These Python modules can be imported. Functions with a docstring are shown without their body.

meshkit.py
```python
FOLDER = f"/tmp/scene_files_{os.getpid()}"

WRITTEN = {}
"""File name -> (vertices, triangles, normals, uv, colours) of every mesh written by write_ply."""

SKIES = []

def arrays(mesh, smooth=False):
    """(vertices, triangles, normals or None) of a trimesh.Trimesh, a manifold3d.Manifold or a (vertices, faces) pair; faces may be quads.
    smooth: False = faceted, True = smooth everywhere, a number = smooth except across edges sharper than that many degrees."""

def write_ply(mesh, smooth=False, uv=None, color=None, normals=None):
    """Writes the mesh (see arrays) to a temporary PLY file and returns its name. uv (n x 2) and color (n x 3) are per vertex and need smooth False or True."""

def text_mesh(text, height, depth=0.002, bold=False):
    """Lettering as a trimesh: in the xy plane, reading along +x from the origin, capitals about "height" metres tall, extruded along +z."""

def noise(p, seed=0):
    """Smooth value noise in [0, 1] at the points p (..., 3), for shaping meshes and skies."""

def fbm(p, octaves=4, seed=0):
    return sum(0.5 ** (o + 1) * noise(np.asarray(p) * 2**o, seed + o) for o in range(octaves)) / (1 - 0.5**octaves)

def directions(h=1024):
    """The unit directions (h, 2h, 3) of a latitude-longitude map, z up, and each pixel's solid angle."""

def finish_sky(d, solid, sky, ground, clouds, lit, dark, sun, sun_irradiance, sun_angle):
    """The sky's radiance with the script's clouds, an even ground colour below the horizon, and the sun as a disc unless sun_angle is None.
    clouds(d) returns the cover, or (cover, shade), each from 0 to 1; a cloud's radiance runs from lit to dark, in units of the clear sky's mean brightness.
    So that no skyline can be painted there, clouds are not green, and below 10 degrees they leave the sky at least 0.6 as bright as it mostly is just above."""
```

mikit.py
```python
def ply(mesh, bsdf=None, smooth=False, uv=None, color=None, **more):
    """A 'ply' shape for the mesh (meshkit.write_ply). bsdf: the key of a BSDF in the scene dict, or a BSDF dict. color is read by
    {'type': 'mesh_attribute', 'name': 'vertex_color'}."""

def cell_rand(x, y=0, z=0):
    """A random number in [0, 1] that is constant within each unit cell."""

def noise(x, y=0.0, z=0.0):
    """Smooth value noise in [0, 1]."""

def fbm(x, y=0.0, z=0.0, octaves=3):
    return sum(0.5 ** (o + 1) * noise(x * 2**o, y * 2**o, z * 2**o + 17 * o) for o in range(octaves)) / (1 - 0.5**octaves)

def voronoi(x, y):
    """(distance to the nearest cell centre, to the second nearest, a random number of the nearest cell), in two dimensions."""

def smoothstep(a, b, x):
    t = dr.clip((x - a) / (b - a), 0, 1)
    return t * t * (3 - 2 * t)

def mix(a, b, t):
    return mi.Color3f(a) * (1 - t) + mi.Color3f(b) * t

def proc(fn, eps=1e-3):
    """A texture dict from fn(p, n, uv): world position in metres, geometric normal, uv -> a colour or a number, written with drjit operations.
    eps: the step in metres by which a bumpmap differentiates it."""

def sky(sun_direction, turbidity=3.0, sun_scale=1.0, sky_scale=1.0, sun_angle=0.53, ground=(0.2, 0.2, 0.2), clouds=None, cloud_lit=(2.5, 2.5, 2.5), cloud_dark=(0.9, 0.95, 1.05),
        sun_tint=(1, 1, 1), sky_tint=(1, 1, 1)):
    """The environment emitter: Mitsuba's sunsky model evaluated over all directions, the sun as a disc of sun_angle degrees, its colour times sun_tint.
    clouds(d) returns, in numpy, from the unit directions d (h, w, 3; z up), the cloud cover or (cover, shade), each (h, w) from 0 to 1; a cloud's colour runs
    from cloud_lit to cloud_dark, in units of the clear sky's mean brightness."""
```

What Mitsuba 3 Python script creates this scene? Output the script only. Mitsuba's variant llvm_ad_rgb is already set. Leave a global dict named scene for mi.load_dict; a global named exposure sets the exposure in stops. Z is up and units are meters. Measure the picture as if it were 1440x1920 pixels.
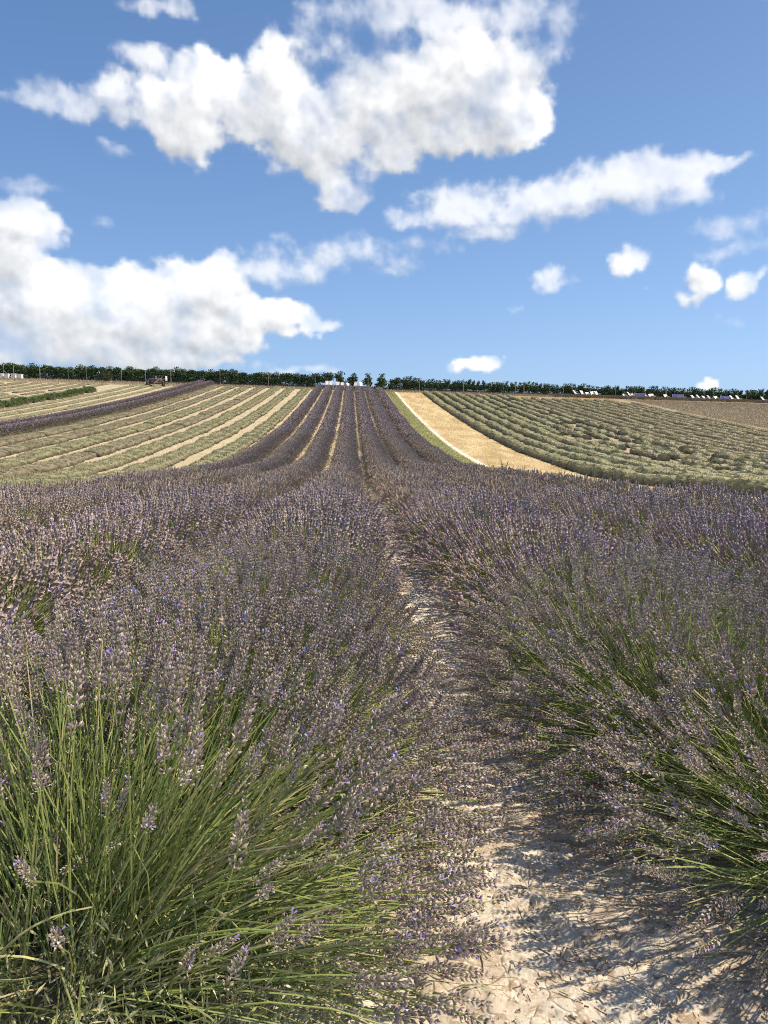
import math
import numpy as np
import drjit as dr
import mitsuba as mi
import mikit
import meshkit
from scipy.interpolate import PchipInterpolator
from mikit import proc, mix, smoothstep

T = mi.ScalarTransform4f
scene, labels = {}, {}
RNG = np.random.default_rng(7)

# ------------------------------------------------------------------ camera, sky, exposure
# world: X to the right, Y along the lavender rows (up the hill), Z up; the camera crouches at the head of a row
CAM, YAW, PITCH = np.array([0.0, 0.0, 1.0]), math.radians(2.42), math.radians(-6.33)
fwd = np.array([math.sin(YAW) * math.cos(PITCH), math.cos(YAW) * math.cos(PITCH), math.sin(PITCH)])
scene['camera'] = {'type': 'perspective', 'fov': 53.07, 'fov_axis': 'x', 'near_clip': 0.02, 'far_clip': 5000.0,
                   'to_world': T().look_at(origin=CAM.tolist(), target=(CAM + fwd).tolist(), up=[0, 0, 1])}
exposure = 1.95
SUN = np.array([0.70, 0.12, 1.0])
SUN = SUN / np.linalg.norm(SUN)

# clouds of the sky, lobe by lobe: azimuth (degrees to the right of the rows), elevation, half width, half height, thickness, softness of its edge
CLOUDS = [
    (-9.6, 22.1, 2.73, 2.06, 1, 0.25), (-11.5, 19.8, 2.70, 1.84, 1, 0.3), (-10.6, 18.3, 1.16, 1.14, 0.8, 0.4), (-14.8, 20.9, 2.62, 1.33, 0.7, 0.5), (-18.2, 20.6, 2.69, 0.82, 0.6, 0.6),
    (-21.4, 20.2, 1.92, 0.46, 0.55, 0.6), (-14.0, 23.3, 1.57, 0.69, 0.5, 0.6), (-6.9, 21.2, 1.85, 1.82, 0.8, 0.4), (-4.9, 23.3, 2.04, 1.90, 1, 0.3), (-4.2, 20.9, 3.00, 2.29, 1, 0.3),
    (-2.1, 19.0, 2.27, 1.75, 1, 0.3), (-0.6, 20.0, 2.65, 1.57, 0.9, 0.4), (1.7, 21.0, 3.02, 2.15, 1, 0.3), (5.1, 22.5, 3.93, 2.52, 1.1, 0.25), (9.2, 22.9, 3.86, 2.49, 1.1, 0.25),
    (11.2, 20.8, 2.93, 1.84, 1, 0.3), (7.3, 20.0, 3.74, 1.57, 0.9, 0.3), (3.2, 18.6, 2.09, 1.29, 0.8, 0.4), (-0.3, 16.1, 1.60, 1.01, 0.75, 0.4), (-1.0, 17.1, 1.14, 0.83, 0.6, 0.5),
    (1.3, 17.3, 1.14, 0.73, 0.4, 0.8), (-4.4, 17.5, 0.83, 0.46, 0.45, 0.6), (2.4, 26.8, 4.84, 1.24, 0.75, 0.7), (6.5, 26.1, 3.33, 1.11, 0.8, 0.6), (-1.3, 25.0, 2.24, 1.70, 0.45, 0.8),
    (0.9, 24.2, 2.63, 1.45, 0.6, 0.8), (11.3, 26.2, 3.25, 1.10, 0.6, 0.8), (14.2, 25.4, 1.60, 1.38, 0.5, 0.9), (12.8, 23.8, 1.45, 1.44, 0.5, 0.8), (12.1, 24.9, 1.81, 1.27, 0.45, 0.9),
    (-12.5, 26.0, 2.11, 0.54, 0.6, 0.7), (-11.3, 26.0, 0.88, 0.44, 0.6, 0.6), (-16.1, 18.0, 0.86, 0.28, 0.4, 0.8), (4.3, 14.5, 2.29, 0.69, 0.66, 0.75), (7.4, 15.4, 3.02, 1.09, 0.76, 0.65),
    (10.8, 15.6, 3.7, 1.41, 0.81, 0.65), (14.8, 15.6, 3.94, 1.65, 0.85, 0.60), (18.4, 16.2, 3.46, 1.45, 0.85, 0.60), (21.5, 16.5, 3.17, 1.26, 0.90, 0.55), (24.8, 16.9, 1.77, 0.53, 0.85, 0.5),
    (10.1, 13.6, 2.62, 0.56, 0.57, 0.75), (21.2, 14.6, 2.03, 0.46, 0.47, 0.85), (23.2, 15.3, 1.65, 0.64, 0.6, 0.6), (-5.6, 11.1, 3.43, 1.21, 0.69, 0.75), (-8.3, 11.5, 2.25, 0.56, 0.52, 0.85),
    (-2.2, 12, 4.23, 1.13, 0.65, 0.85), (1.6, 12.2, 3.47, 0.99, 0.60, 0.85), (5.1, 12.7, 2.49, 0.57, 0.52, 0.95), (1.3, 11, 2.32, 0.29, 0.39, 0.95), (-19.7, 8.7, 5.16, 2.11, 1, 0.35),
    (-22.3, 7.8, 3.62, 1.52, 1, 0.35), (-12.3, 9.6, 3.86, 1.93, 1, 0.3), (-9.8, 10.4, 2.05, 1.48, 1, 0.25), (-8.3, 9.2, 1.50, 1.62, 1, 0.25), (-4.9, 8.0, 2.11, 1.18, 1, 0.3),
    (-2.6, 7.2, 1.35, 0.52, 0.7, 0.5), (-7.2, 7.6, 2.28, 1.47, 0.9, 0.3), (-15.3, 7.3, 5.07, 2.12, 1, 0.3), (-10.6, 6.8, 4.51, 1.64, 1, 0.3), (-21.1, 6.4, 5.09, 1.72, 1, 0.35),
    (-17.8, 5.3, 5.32, 1.25, 0.9, 0.4), (-22.8, 4.9, 3.96, 1.03, 0.8, 0.4), (-12.9, 4.8, 2.76, 0.81, 0.95, 0.3), (-8.4, 5.5, 2.28, 0.75, 0.7, 0.5), (-3.8, 4.3, 3.50, 0.27, 0.4, 0.9),
    (-22.4, 12.8, 2.42, 1.59, 1, 0.35), (-23.1, 10.9, 2.07, 1.46, 0.9, 0.35), (-20.3, 12.5, 0.99, 0.65, 0.6, 0.5), (-22.0, 15.3, 2.42, 0.56, 0.55, 0.8), (-17.3, 13.7, 0.75, 0.46, 0.42, 0.9),
    (26, 13.1, 2.37, 0.71, 0.52, 0.95), (27.5, 13.1, 1.86, 0.89, 0.55, 0.8), (26.3, 11.7, 3.44, 0.59, 0.5, 0.9), (19.8, 11.2, 1.33, 0.89, 0.8, 0.45), (21.7, 11.1, 0.85, 0.48, 0.45, 0.8),
    (24.8, 10.0, 1.08, 0.91, 0.9, 0.35), (23.8, 8.7, 1.27, 0.55, 0.75, 0.5), (27.2, 9.4, 0.89, 0.86, 0.85, 0.4), (13.9, 10.6, 1.11, 0.71, 0.65, 0.5), (14.8, 9.8, 1.03, 0.50, 0.5, 0.7),
    (26.4, 7.0, 0.90, 0.51, 0.5, 0.7), (11.9, 8.5, 0.60, 0.33, 0.4, 0.8), (20.8, 9.2, 0.83, 0.31, 0.4, 0.9), (9.0, 4.4, 1.92, 0.46, 0.85, 0.4), (25.3, 2.9, 0.33, 0.43, 0.9, 0.4),
    (24.9, 2.6, 0.47, 0.25, 0.8, 0.4), (27.0, 25.2, 0.61, 0.21, 0.6, 0.6),
]
TURN = np.linalg.qr(np.random.default_rng(4).normal(0, 1, (3, 3)))[0]


def sky_noise(az, el, f, seed, octaves=4, billow=False):
    """Noise over the sky at f cells per degree, in a turned lattice so that no rows or columns show."""
    p = np.stack([az, el * 1.15, np.full_like(az, 3.7 * seed)], -1) @ TURN.T * f
    out, tot = 0, 0
    for k in range(octaves):
        v = meshkit.noise(p * 2.03 ** k + 11.3 * k, seed * 7 + k)
        out = out + .62 ** k * ((1 - np.abs(2 * v - 1)) if billow else v)
        tot += .62 ** k
    return out / tot


def cloud_thickness(az, el):
    """(thickness, softness) of the cloud lobes; thickness above zero is cloud."""
    a = az + (sky_noise(az, el, .22, 1, 3) - .5) * 2.0 + (sky_noise(az, el, .8, 2, 3) - .5) * 1.5
    e = el + (sky_noise(az, el, .22, 3, 3) - .5) * 1.4 + (sky_noise(az, el, .8, 4, 3) - .5) * 1.3
    b, s, w = np.full_like(az, -1.0), np.full_like(az, 1e-6) * .5, np.full_like(az, 1e-6)
    for ca, ce, wa, we, st, so in CLOUDS:
        r2 = ((a - ca) / wa) ** 2 + ((e - ce) / we) ** 2
        near = r2 < 4
        v = st * (1 - r2[near] * .72)
        b[near] = np.logaddexp(b[near] * 6, v * 6) / 6
        g = np.exp(-r2[near] * 1.5) * st
        s[near] += g * so
        w[near] += g
    return b, s / w


def clouds(d):
    az = np.degrees(np.arctan2(d[..., 0], d[..., 1]))
    el = np.degrees(np.arcsin(np.clip(d[..., 2], -1, 1)))
    # the rest of the sky holds the same kind of broken cumulus
    wide = meshkit.fbm(np.stack([d[..., 0] / (d[..., 2] + .25) * 1.1 + 5, d[..., 1] / (d[..., 2] + .25) * 1.1, az * 0 + .4], -1), 4, 41)
    out = np.clip((np.maximum(np.abs(az) - 31, el - 37)) / 8, 0, 1)
    cover = out * np.clip((wide - .58) * 5, 0, .95)
    shade = np.clip((wide - .6) * 2.5, 0, .7)
    near = (np.abs(az) < 42) & (el < 46)
    a, e = az[near], el[near]

    def dens(a, e):
        t, so = cloud_thickness(a, e)
        fine = sky_noise(a, e, .55, 5, 5) - .5
        puff = sky_noise(a, e, .5, 6, 4, True) - .5
        return t + fine * (1.0 + 1.3 * so) + puff * 1.0 * (1 - so), so, fine

    t, so, fine = dens(a, e)
    c = np.clip((t - .0) / (.22 + 1.0 * so), 0, 1)
    c = c * c * (3 - 2 * c)
    c *= np.clip(1.18 - .62 * so, 0, 1)
    thin = np.clip((sky_noise(a, e, .30, 9, 4) - .46) * 3.6, 0, 1) * np.clip(1.15 - t * .5, .3, 1)
    c *= 1 - .72 * thin
    # the sun stands up to the right: cloud between a point and the sun dims it
    t1, t2, t3 = dens(a + .35, e + .5)[0], dens(a + .9, e + 1.5)[0], dens(a + 1.8, e + 3.2)[0]
    sh = .16 + .42 * (t1 - t) + .36 * (t2 - t) + .36 * np.clip(t3, -.6, .9) + .10 * np.clip(t, 0, 1) + fine * .05
    sh = np.clip(sh, 0, 1)
    cover[near] = np.maximum(cover[near], c * (1 - out[near]))
    shade[near] = shade[near] * out[near] + sh * (1 - out[near])
    return cover, shade


scene['sky'] = mikit.sky(SUN.tolist(), turbidity=3.0, sky_scale=.92, ground=(.2, .18, .14), clouds=clouds, cloud_lit=(3.3, 3.3, 3.3), cloud_dark=(1.65, 1.73, 1.84), sky_tint=(.92, 1.01, 1.13))


# ------------------------------------------------------------------ helpers
def T4(R, p):
    m = np.eye(4)
    m[:3, :3], m[:3, 3] = R, p
    return T(m.tolist())


def norm(v):
    return v / np.maximum(np.linalg.norm(v, axis=-1, keepdims=True), 1e-9)


def frames(z, roll):
    """Rotation matrices (n, 3, 3) whose third column is z, turned by roll about it."""
    z = norm(np.asarray(z, float))
    ref = np.where(np.abs(z[:, 2:3]) < .9, [[0, 0, 1.0]], [[1.0, 0, 0]])
    x = norm(np.cross(ref, z))
    y = np.cross(z, x)
    c, s = np.cos(roll)[:, None], np.sin(roll)[:, None]
    return np.stack([x * c + y * s, y * c - x * s, z], -1)


class Mesh:
    """Vertices, triangles and a colour per vertex, piled up from pieces."""

    def __init__(self):
        self.v, self.f, self.c, self.n = [], [], [], 0

    def add(self, v, f, c):
        v = np.asarray(v, float)
        f = np.asarray(f, int)
        if f.ndim == 2 and f.shape[1] == 4:
            f = np.vstack([f[:, [0, 1, 2]], f[:, [0, 2, 3]]])
        self.v.append(v)
        self.f.append(f + self.n)
        self.c.append(np.broadcast_to(np.asarray(c, float), v.shape))
        self.n += len(v)
        return self

    def scatter(self, src, R, p, s=None, tint=None):
        """Copies of the arrays src = (v, f, c) under rotations R (n,3,3), points p (n,3), sizes s (n,) or (n,3), colour factors tint (n,3)."""
        v, f, c = src
        k = len(p)
        if k == 0:
            return self
        q = np.broadcast_to(v, (k,) + v.shape)
        if s is not None:
            s = np.asarray(s, float)
            q = q * (s[:, None, None] if s.ndim == 1 else s[:, None, :])
        out = np.einsum('kij,knj->kni', R, q) + p[:, None, :]
        cc = np.broadcast_to(c, out.shape)
        if tint is not None:
            cc = cc * tint[:, None, :]
        ff = f[None] + (np.arange(k) * len(v))[:, None, None]
        return self.add(out.reshape(-1, 3), ff.reshape(-1, 3), cc.reshape(-1, 3))

    def arrays(self):
        return np.vstack(self.v), np.vstack(self.f), np.clip(np.vstack(self.c), 0, 1)

    def shape(self, bsdf='plant_matte', smooth=False, **more):
        v, f, c = self.arrays()
        return mikit.ply((v, f), bsdf, smooth=smooth, color=c, **more)


def vcol():
    return {'type': 'mesh_attribute', 'name': 'vertex_color'}


scene['plant_matte'] = {'type': 'twosided', 'bsdf': {'type': 'principled', 'base_color': vcol(), 'roughness': .62, 'specular': .35}}
scene['paint'] = {'type': 'twosided', 'bsdf': {'type': 'principled', 'base_color': vcol(), 'roughness': .5, 'specular': .4}}


def box(cx, cy, cz, sx, sy, sz, ch=.0):
    """A box with its vertical and horizontal edges cut back by ch."""
    import manifold3d as m3
    if ch <= 0:
        b = m3.Manifold.cube([sx, sy, sz], True)
    else:
        b = m3.Manifold.batch_hull([m3.Manifold.cube([sx, sy - 2 * ch, sz - 2 * ch], True), m3.Manifold.cube([sx - 2 * ch, sy, sz - 2 * ch], True), m3.Manifold.cube([sx - 2 * ch, sy - 2 * ch, sz], True)])
    m = b.to_mesh()
    return np.array(m.vert_properties[:, :3]) + [cx, cy, cz], np.array(m.tri_verts)


def bar(p, q, r, sides=5, r2=None):
    """A tube from p to q with closed ends."""
    p, q = np.asarray(p, float), np.asarray(q, float)
    R = frames((q - p)[None], np.zeros(1))[0]
    a = np.arange(sides) * 2 * np.pi / sides
    ring = np.stack([np.cos(a), np.sin(a), 0 * a], 1) @ R.T
    r2 = r if r2 is None else r2
    v = np.vstack([p + ring * r, q + ring * r2, p[None], q[None]])
    i = np.arange(sides)
    j = (i + 1) % sides
    f = np.vstack([np.stack([i, j, j + sides], 1), np.stack([i, j + sides, i + sides], 1), np.stack([j, i, i * 0 + 2 * sides], 1), np.stack([i + sides, j + sides, i * 0 + 2 * sides + 1], 1)])
    return v, f


def put(key, shape, label=None, cat=None, group=None, kind=None):
    n, k = 0, key
    while k in scene:
        n += 1
        k = f'{key}_{n:03d}'
    scene[k] = shape
    tag(k, label, cat, group, kind)
    return k


def tag(k, label=None, cat=None, group=None, kind=None):
    e = {a: b for a, b in (('label', label), ('category', cat), ('group', group), ('kind', kind)) if b}
    if e:
        labels[k] = e


COUNT = {}


def numbered(name):
    n = COUNT.get(name, 0)
    COUNT[name] = n + 1
    return name if n == 0 else f'{name}_{n:03d}'


# ------------------------------------------------------------------ terrain
KY = [-80, -30, 0, 2.7, 6, 9, 14.7, 20, 24, 26.5, 31, 42, 57, 75, 94, 99, 108, 130, 200, 400, 900]
KZ = [.5, .2, 0, -.01, -.10, -.24, -.42, -.58, -.64, -.62, -.43, .22, 1.51, 3.33, 5.37, 5.75, 5.95, 5.2, 0, -14, -40]
PROFILE = PchipInterpolator(KY, KZ)


def ss(a, b, x):
    t = np.clip((x - a) / (b - a), 0, 1)
    return t * t * (3 - 2 * t)


def ground_z(x, y):
    x, y = np.asarray(x, float), np.asarray(y, float)
    tilt = .034 * ss(12, 42, y)
    return PROFILE(np.clip(y, -80, 900)) - tilt * 110 * np.tanh(x / 110)


def slope_frame(x, y, turn=0.0):
    """Rotation that stands a thing on the ground at (x, y), its y axis along the row and tipped with the slope, turned about the normal."""
    e = .4
    dy = np.array([0, 2 * e, float(ground_z(x, y + e) - ground_z(x, y - e))])
    dx = np.array([2 * e, 0, float(ground_z(x + e, y) - ground_z(x - e, y))])
    z = norm(np.cross(dx, dy))
    yv = norm(dy)
    xv = np.cross(yv, z)
    c, s = math.cos(turn), math.sin(turn)
    return np.stack([xv * c + yv * s, yv * c - xv * s, z], 1)


def sheet(x0, x1, xs, y0, y1, ys, lift):
    X = np.array([a for a in xs if x0 - 1e-6 <= a <= x1 + 1e-6])
    Y = np.array([a for a in ys if y0 - 1e-6 <= a <= y1 + 1e-6])
    gx, gy = np.meshgrid(X, Y)
    v = np.stack([gx, gy, ground_z(gx, gy) + lift], -1).reshape(-1, 3)
    i = np.arange((len(Y) - 1) * len(X)).reshape(len(Y) - 1, len(X))[:, :-1].ravel()
    f = np.stack([i, i + 1, i + 1 + len(X), i + len(X)], 1)
    return v, f


GX = np.unique(np.round(np.concatenate([[-900, -600, -400, -250, -160, -120], np.arange(-100, 101, 4.0), [-15.9, -18.6, 4.15, 5.2, 5.47, 8.45, 33.4, -26.2, -24.2], [120, 160, 250, 400, 600, 900]]), 3))
GY = np.unique(np.round(np.concatenate([[-80, -60, -40, -25, -15, -10, -6, -3], np.arange(-1, 40, .5), np.arange(40, 131, 1.0), [92.5, 96.5], np.arange(135, 200, 5), [220, 260, 320, 400, 500, 700, 900]]), 3))


def grain(p, k):
    return mikit.fbm(p.x * k, p.y * k, p.z * k, 3)


def soil_colour(p, n, uv):
    big = mikit.fbm(p.x * 1.3, p.y * 1.3, 0.0, 3)
    mid = mikit.fbm(p.x * 9, p.y * 9, 4.0, 3)
    fine = mikit.fbm(p.x * 60, p.y * 60, 7.0, 3)
    c = mix((.60, .565, .47), (.47, .41, .325), smoothstep(.46, .72, big * .45 + mid * .55))
    c = mix(c, (.74, .71, .61), smoothstep(.52, .64, mikit.fbm(p.x * 5 + 9, p.y * 5, 2.0, 3)) * .7)
    c = mix(c, (.36, .28, .19), smoothstep(.56, .72, fine) * .7)
    speck = mikit.noise(p.x * 190, p.y * 190, 1.0)
    c = mix(c, (.30, .23, .16), smoothstep(.72, .88, speck) * .6)
    c = mix(c, (.80, .76, .66), smoothstep(.75, .9, mikit.noise(p.x * 150 + 40, p.y * 150, 3.0)) * .5)
    return c


def soil_height(p, n, uv):
    e1, e2, _ = mikit.voronoi(p.x * 11 + mikit.noise(p.x * 30, p.y * 30) * .5, p.y * 11 + mikit.noise(p.x * 30 + 9, p.y * 30) * .5)
    crack = 1 - smoothstep(.0, .10, e2 - e1)
    return (mikit.fbm(p.x * 70, p.y * 70, 0.0, 4) * .9 - crack * .55) * .0035


scene['soil'] = {'type': 'twosided', 'bsdf': {'type': 'bumpmap', 'arbitrary': proc(soil_height, .0015), 'scale': 1.0,
                                               'bsdf': {'type': 'diffuse', 'reflectance': proc(soil_colour)}}}


def field_colour(p, n, uv):
    """Pale flinty soil of the whole field, drier and browner to the left, grown over at the margins and beyond the crest."""
    a = mikit.fbm(p.x * .7, p.y * .25, 0.0, 4)
    b = mikit.fbm(p.x * 6, p.y * 3, 1.0, 3)
    c = mix((.56, .50, .35), (.44, .36, .24), smoothstep(.35, .65, a * .6 + b * .4))
    c = mix(c, (.36, .32, .19), smoothstep(.45, .62, mikit.fbm(p.x * .5 + 3, p.y * .5, 6.0, 4)) * .5)
    c = mix(c, mix((.54, .48, .34), (.43, .38, .25), b), (1 - smoothstep(4.0, 4.2, p.x)) * .8)
    row_gaps = smoothstep(8.2, 8.6, p.x) * (1 - smoothstep(33.2, 33.6, p.x))
    c = mix(c, mix((.24, .22, .13), (.42, .34, .24), smoothstep(.40, .62, a)), row_gaps * .9)  # brown soil, darkened greenish with the shade between the right-hand rows
    c = mix(c, mix((.38, .27, .15), (.28, .22, .12), b), smoothstep(92.2, 93.0, p.y + (b - .5) * 1.5))
    return c


scene['field_soil'] = {'type': 'diffuse', 'reflectance': proc(field_colour)}
scene['ground'] = mikit.ply(sheet(-900, 900, GX, -80, 900, GY, 0), 'field_soil', smooth=True)
tag('ground', 'pale dry farmland rising to the crest', kind='structure')


def strip_bsdf(key, lo, hi, k, streak):
    def colour(p, n, uv):
        a = mikit.fbm(p.x * k, p.y * k * streak, 0.0, 4)
        b = mikit.fbm(p.x * k * .16, p.y * k * .16, 5.0, 3)
        return mix(lo, hi, dr.clip(smoothstep(.3, .7, a) * .75 + smoothstep(.35, .65, b) * .45 - .1, 0, 1))
    scene[key] = {'type': 'diffuse', 'reflectance': proc(colour)}


strip_bsdf('verge_soil', (.36, .36, .17), (.48, .46, .25), 5, .4)
strip_bsdf('chalk', (.55, .50, .38), (.80, .76, .65), 5, .5)
strip_bsdf('straw_soil', (.42, .325, .17), (.60, .49, .28), 1.6, .25)
strip_bsdf('dry_field_soil', (.36, .30, .20), (.44, .38, .27), 4, .5)
for key, x0, x1, y0, y1, m in (('grass_verge', 4.15, 5.2, 0, 94, 'verge_soil'), ('chalk_track', 5.2, 5.47, 0, 94, 'chalk'), ('stubble_strip', 5.47, 8.45, 0, 94, 'straw_soil'),
                               ('dry_field', 33.4, 160, 0, 94, 'dry_field_soil')):
    v, f = sheet(x0, x1, GX, y0, y1, GY, .008)
    scene[key] = mikit.ply((v, f), m, smooth=True)
    tag(key, kind='structure')

# the bare path between the two nearest rows: a fine sheet with clods and hollows
py_ = np.concatenate([np.arange(.2, .8, .02), np.arange(.8, 2.6, .0075), np.arange(2.6, 7, .018), np.arange(7, 14.01, .05)])
px_ = np.concatenate([np.arange(-.9, -.1, .02), np.arange(-.1, .95, .0075), np.arange(.95, 1.7, .02)])
gx, gy = np.meshgrid(px_, py_)
P = np.stack([gx, gy, gx * 0], -1)
plate = meshkit.fbm(P * [7, 9, 1], 3, 12)
h = (meshkit.fbm(P * 4.5, 3, 3) - .5) * .014 + (meshkit.fbm(P * 25, 3, 5) - .5) * .010 + (meshkit.fbm(P * 60, 2, 6) - .5) * .004 + np.maximum(meshkit.fbm(P * 34, 2, 8) - .58, 0) * .02
h += .004 * ss(.49, .505, plate) + .004 * ss(.60, .615, plate) - .012 * np.maximum(0, 1 - np.abs(meshkit.fbm(P * 6, 3, 15) - .5) / .012)
edge = np.minimum.reduce([(gx + .9) / .15, (1.7 - gx) / .15, (gy - .2) / .2, (14 - gy) / .5])
lift = .012 + h - .06 * (1 - np.clip(edge, 0, 1))
v = np.stack([gx, gy, ground_z(gx, gy) + lift], -1).reshape(-1, 3)
i = np.arange((len(py_) - 1) * len(px_)).reshape(len(py_) - 1, len(px_))[:, :-1].ravel()
scene['path'] = mikit.ply((v, np.stack([i, i + 1, i + 1 + len(px_), i + len(px_)], 1)), 'soil', smooth=True)
tag('path', 'bare cracked chalky path between two lavender rows', kind='structure')
path_lift = lift


def path_z(x, y):
    x, y = np.atleast_1d(x), np.atleast_1d(y)
    ix = np.clip(np.searchsorted(px_, x), 0, len(px_) - 1)
    iy = np.clip(np.searchsorted(py_, y), 0, len(py_) - 1)
    return ground_z(x, y) + path_lift[iy, ix]


# ------------------------------------------------------------------ lavender: pieces
MAUVE = np.array([[.43, .36, .335], [.53, .455, .40], [.35, .285, .29], [.47, .41, .34], [.31, .25, .255], [.66, .58, .49], [.39, .325, .36]]) * [.99, .97, .965]
VIOLET = np.array([[.44, .37, .78], [.52, .46, .84], [.36, .28, .66]])
GREEN = np.array([[.245, .325, .09], [.32, .385, .12], [.17, .245, .065], [.43, .46, .19], [.285, .345, .11]])
LEAF = np.array([[.36, .38, .19], [.44, .45, .25], [.25, .30, .11], [.52, .51, .32]])
DRYLEAF = np.array([[.34, .29, .18], [.24, .19, .12]])


def pick(rng, table, n):
    return table[rng.integers(0, len(table), n)] * rng.uniform(.64, 1.08, (n, 1))


FLORET = (np.array([[0, 0, 0], [.5, 0, .55], [-.25, .433, .55], [-.25, -.433, .55], [0, 0, 1.0]]), np.array([[0, 2, 1], [0, 3, 2], [0, 1, 3], [1, 2, 4], [2, 3, 4], [3, 1, 4]]))
PETAL = (np.array([[0, 0, 0], [.5, .2, .6], [.5, -.2, .6], [-.5, .2, .6], [-.5, -.2, .6], [.2, .5, .7], [-.2, .5, .7]]), np.array([[0, 1, 2], [0, 3, 4], [0, 5, 6]]))


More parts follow.
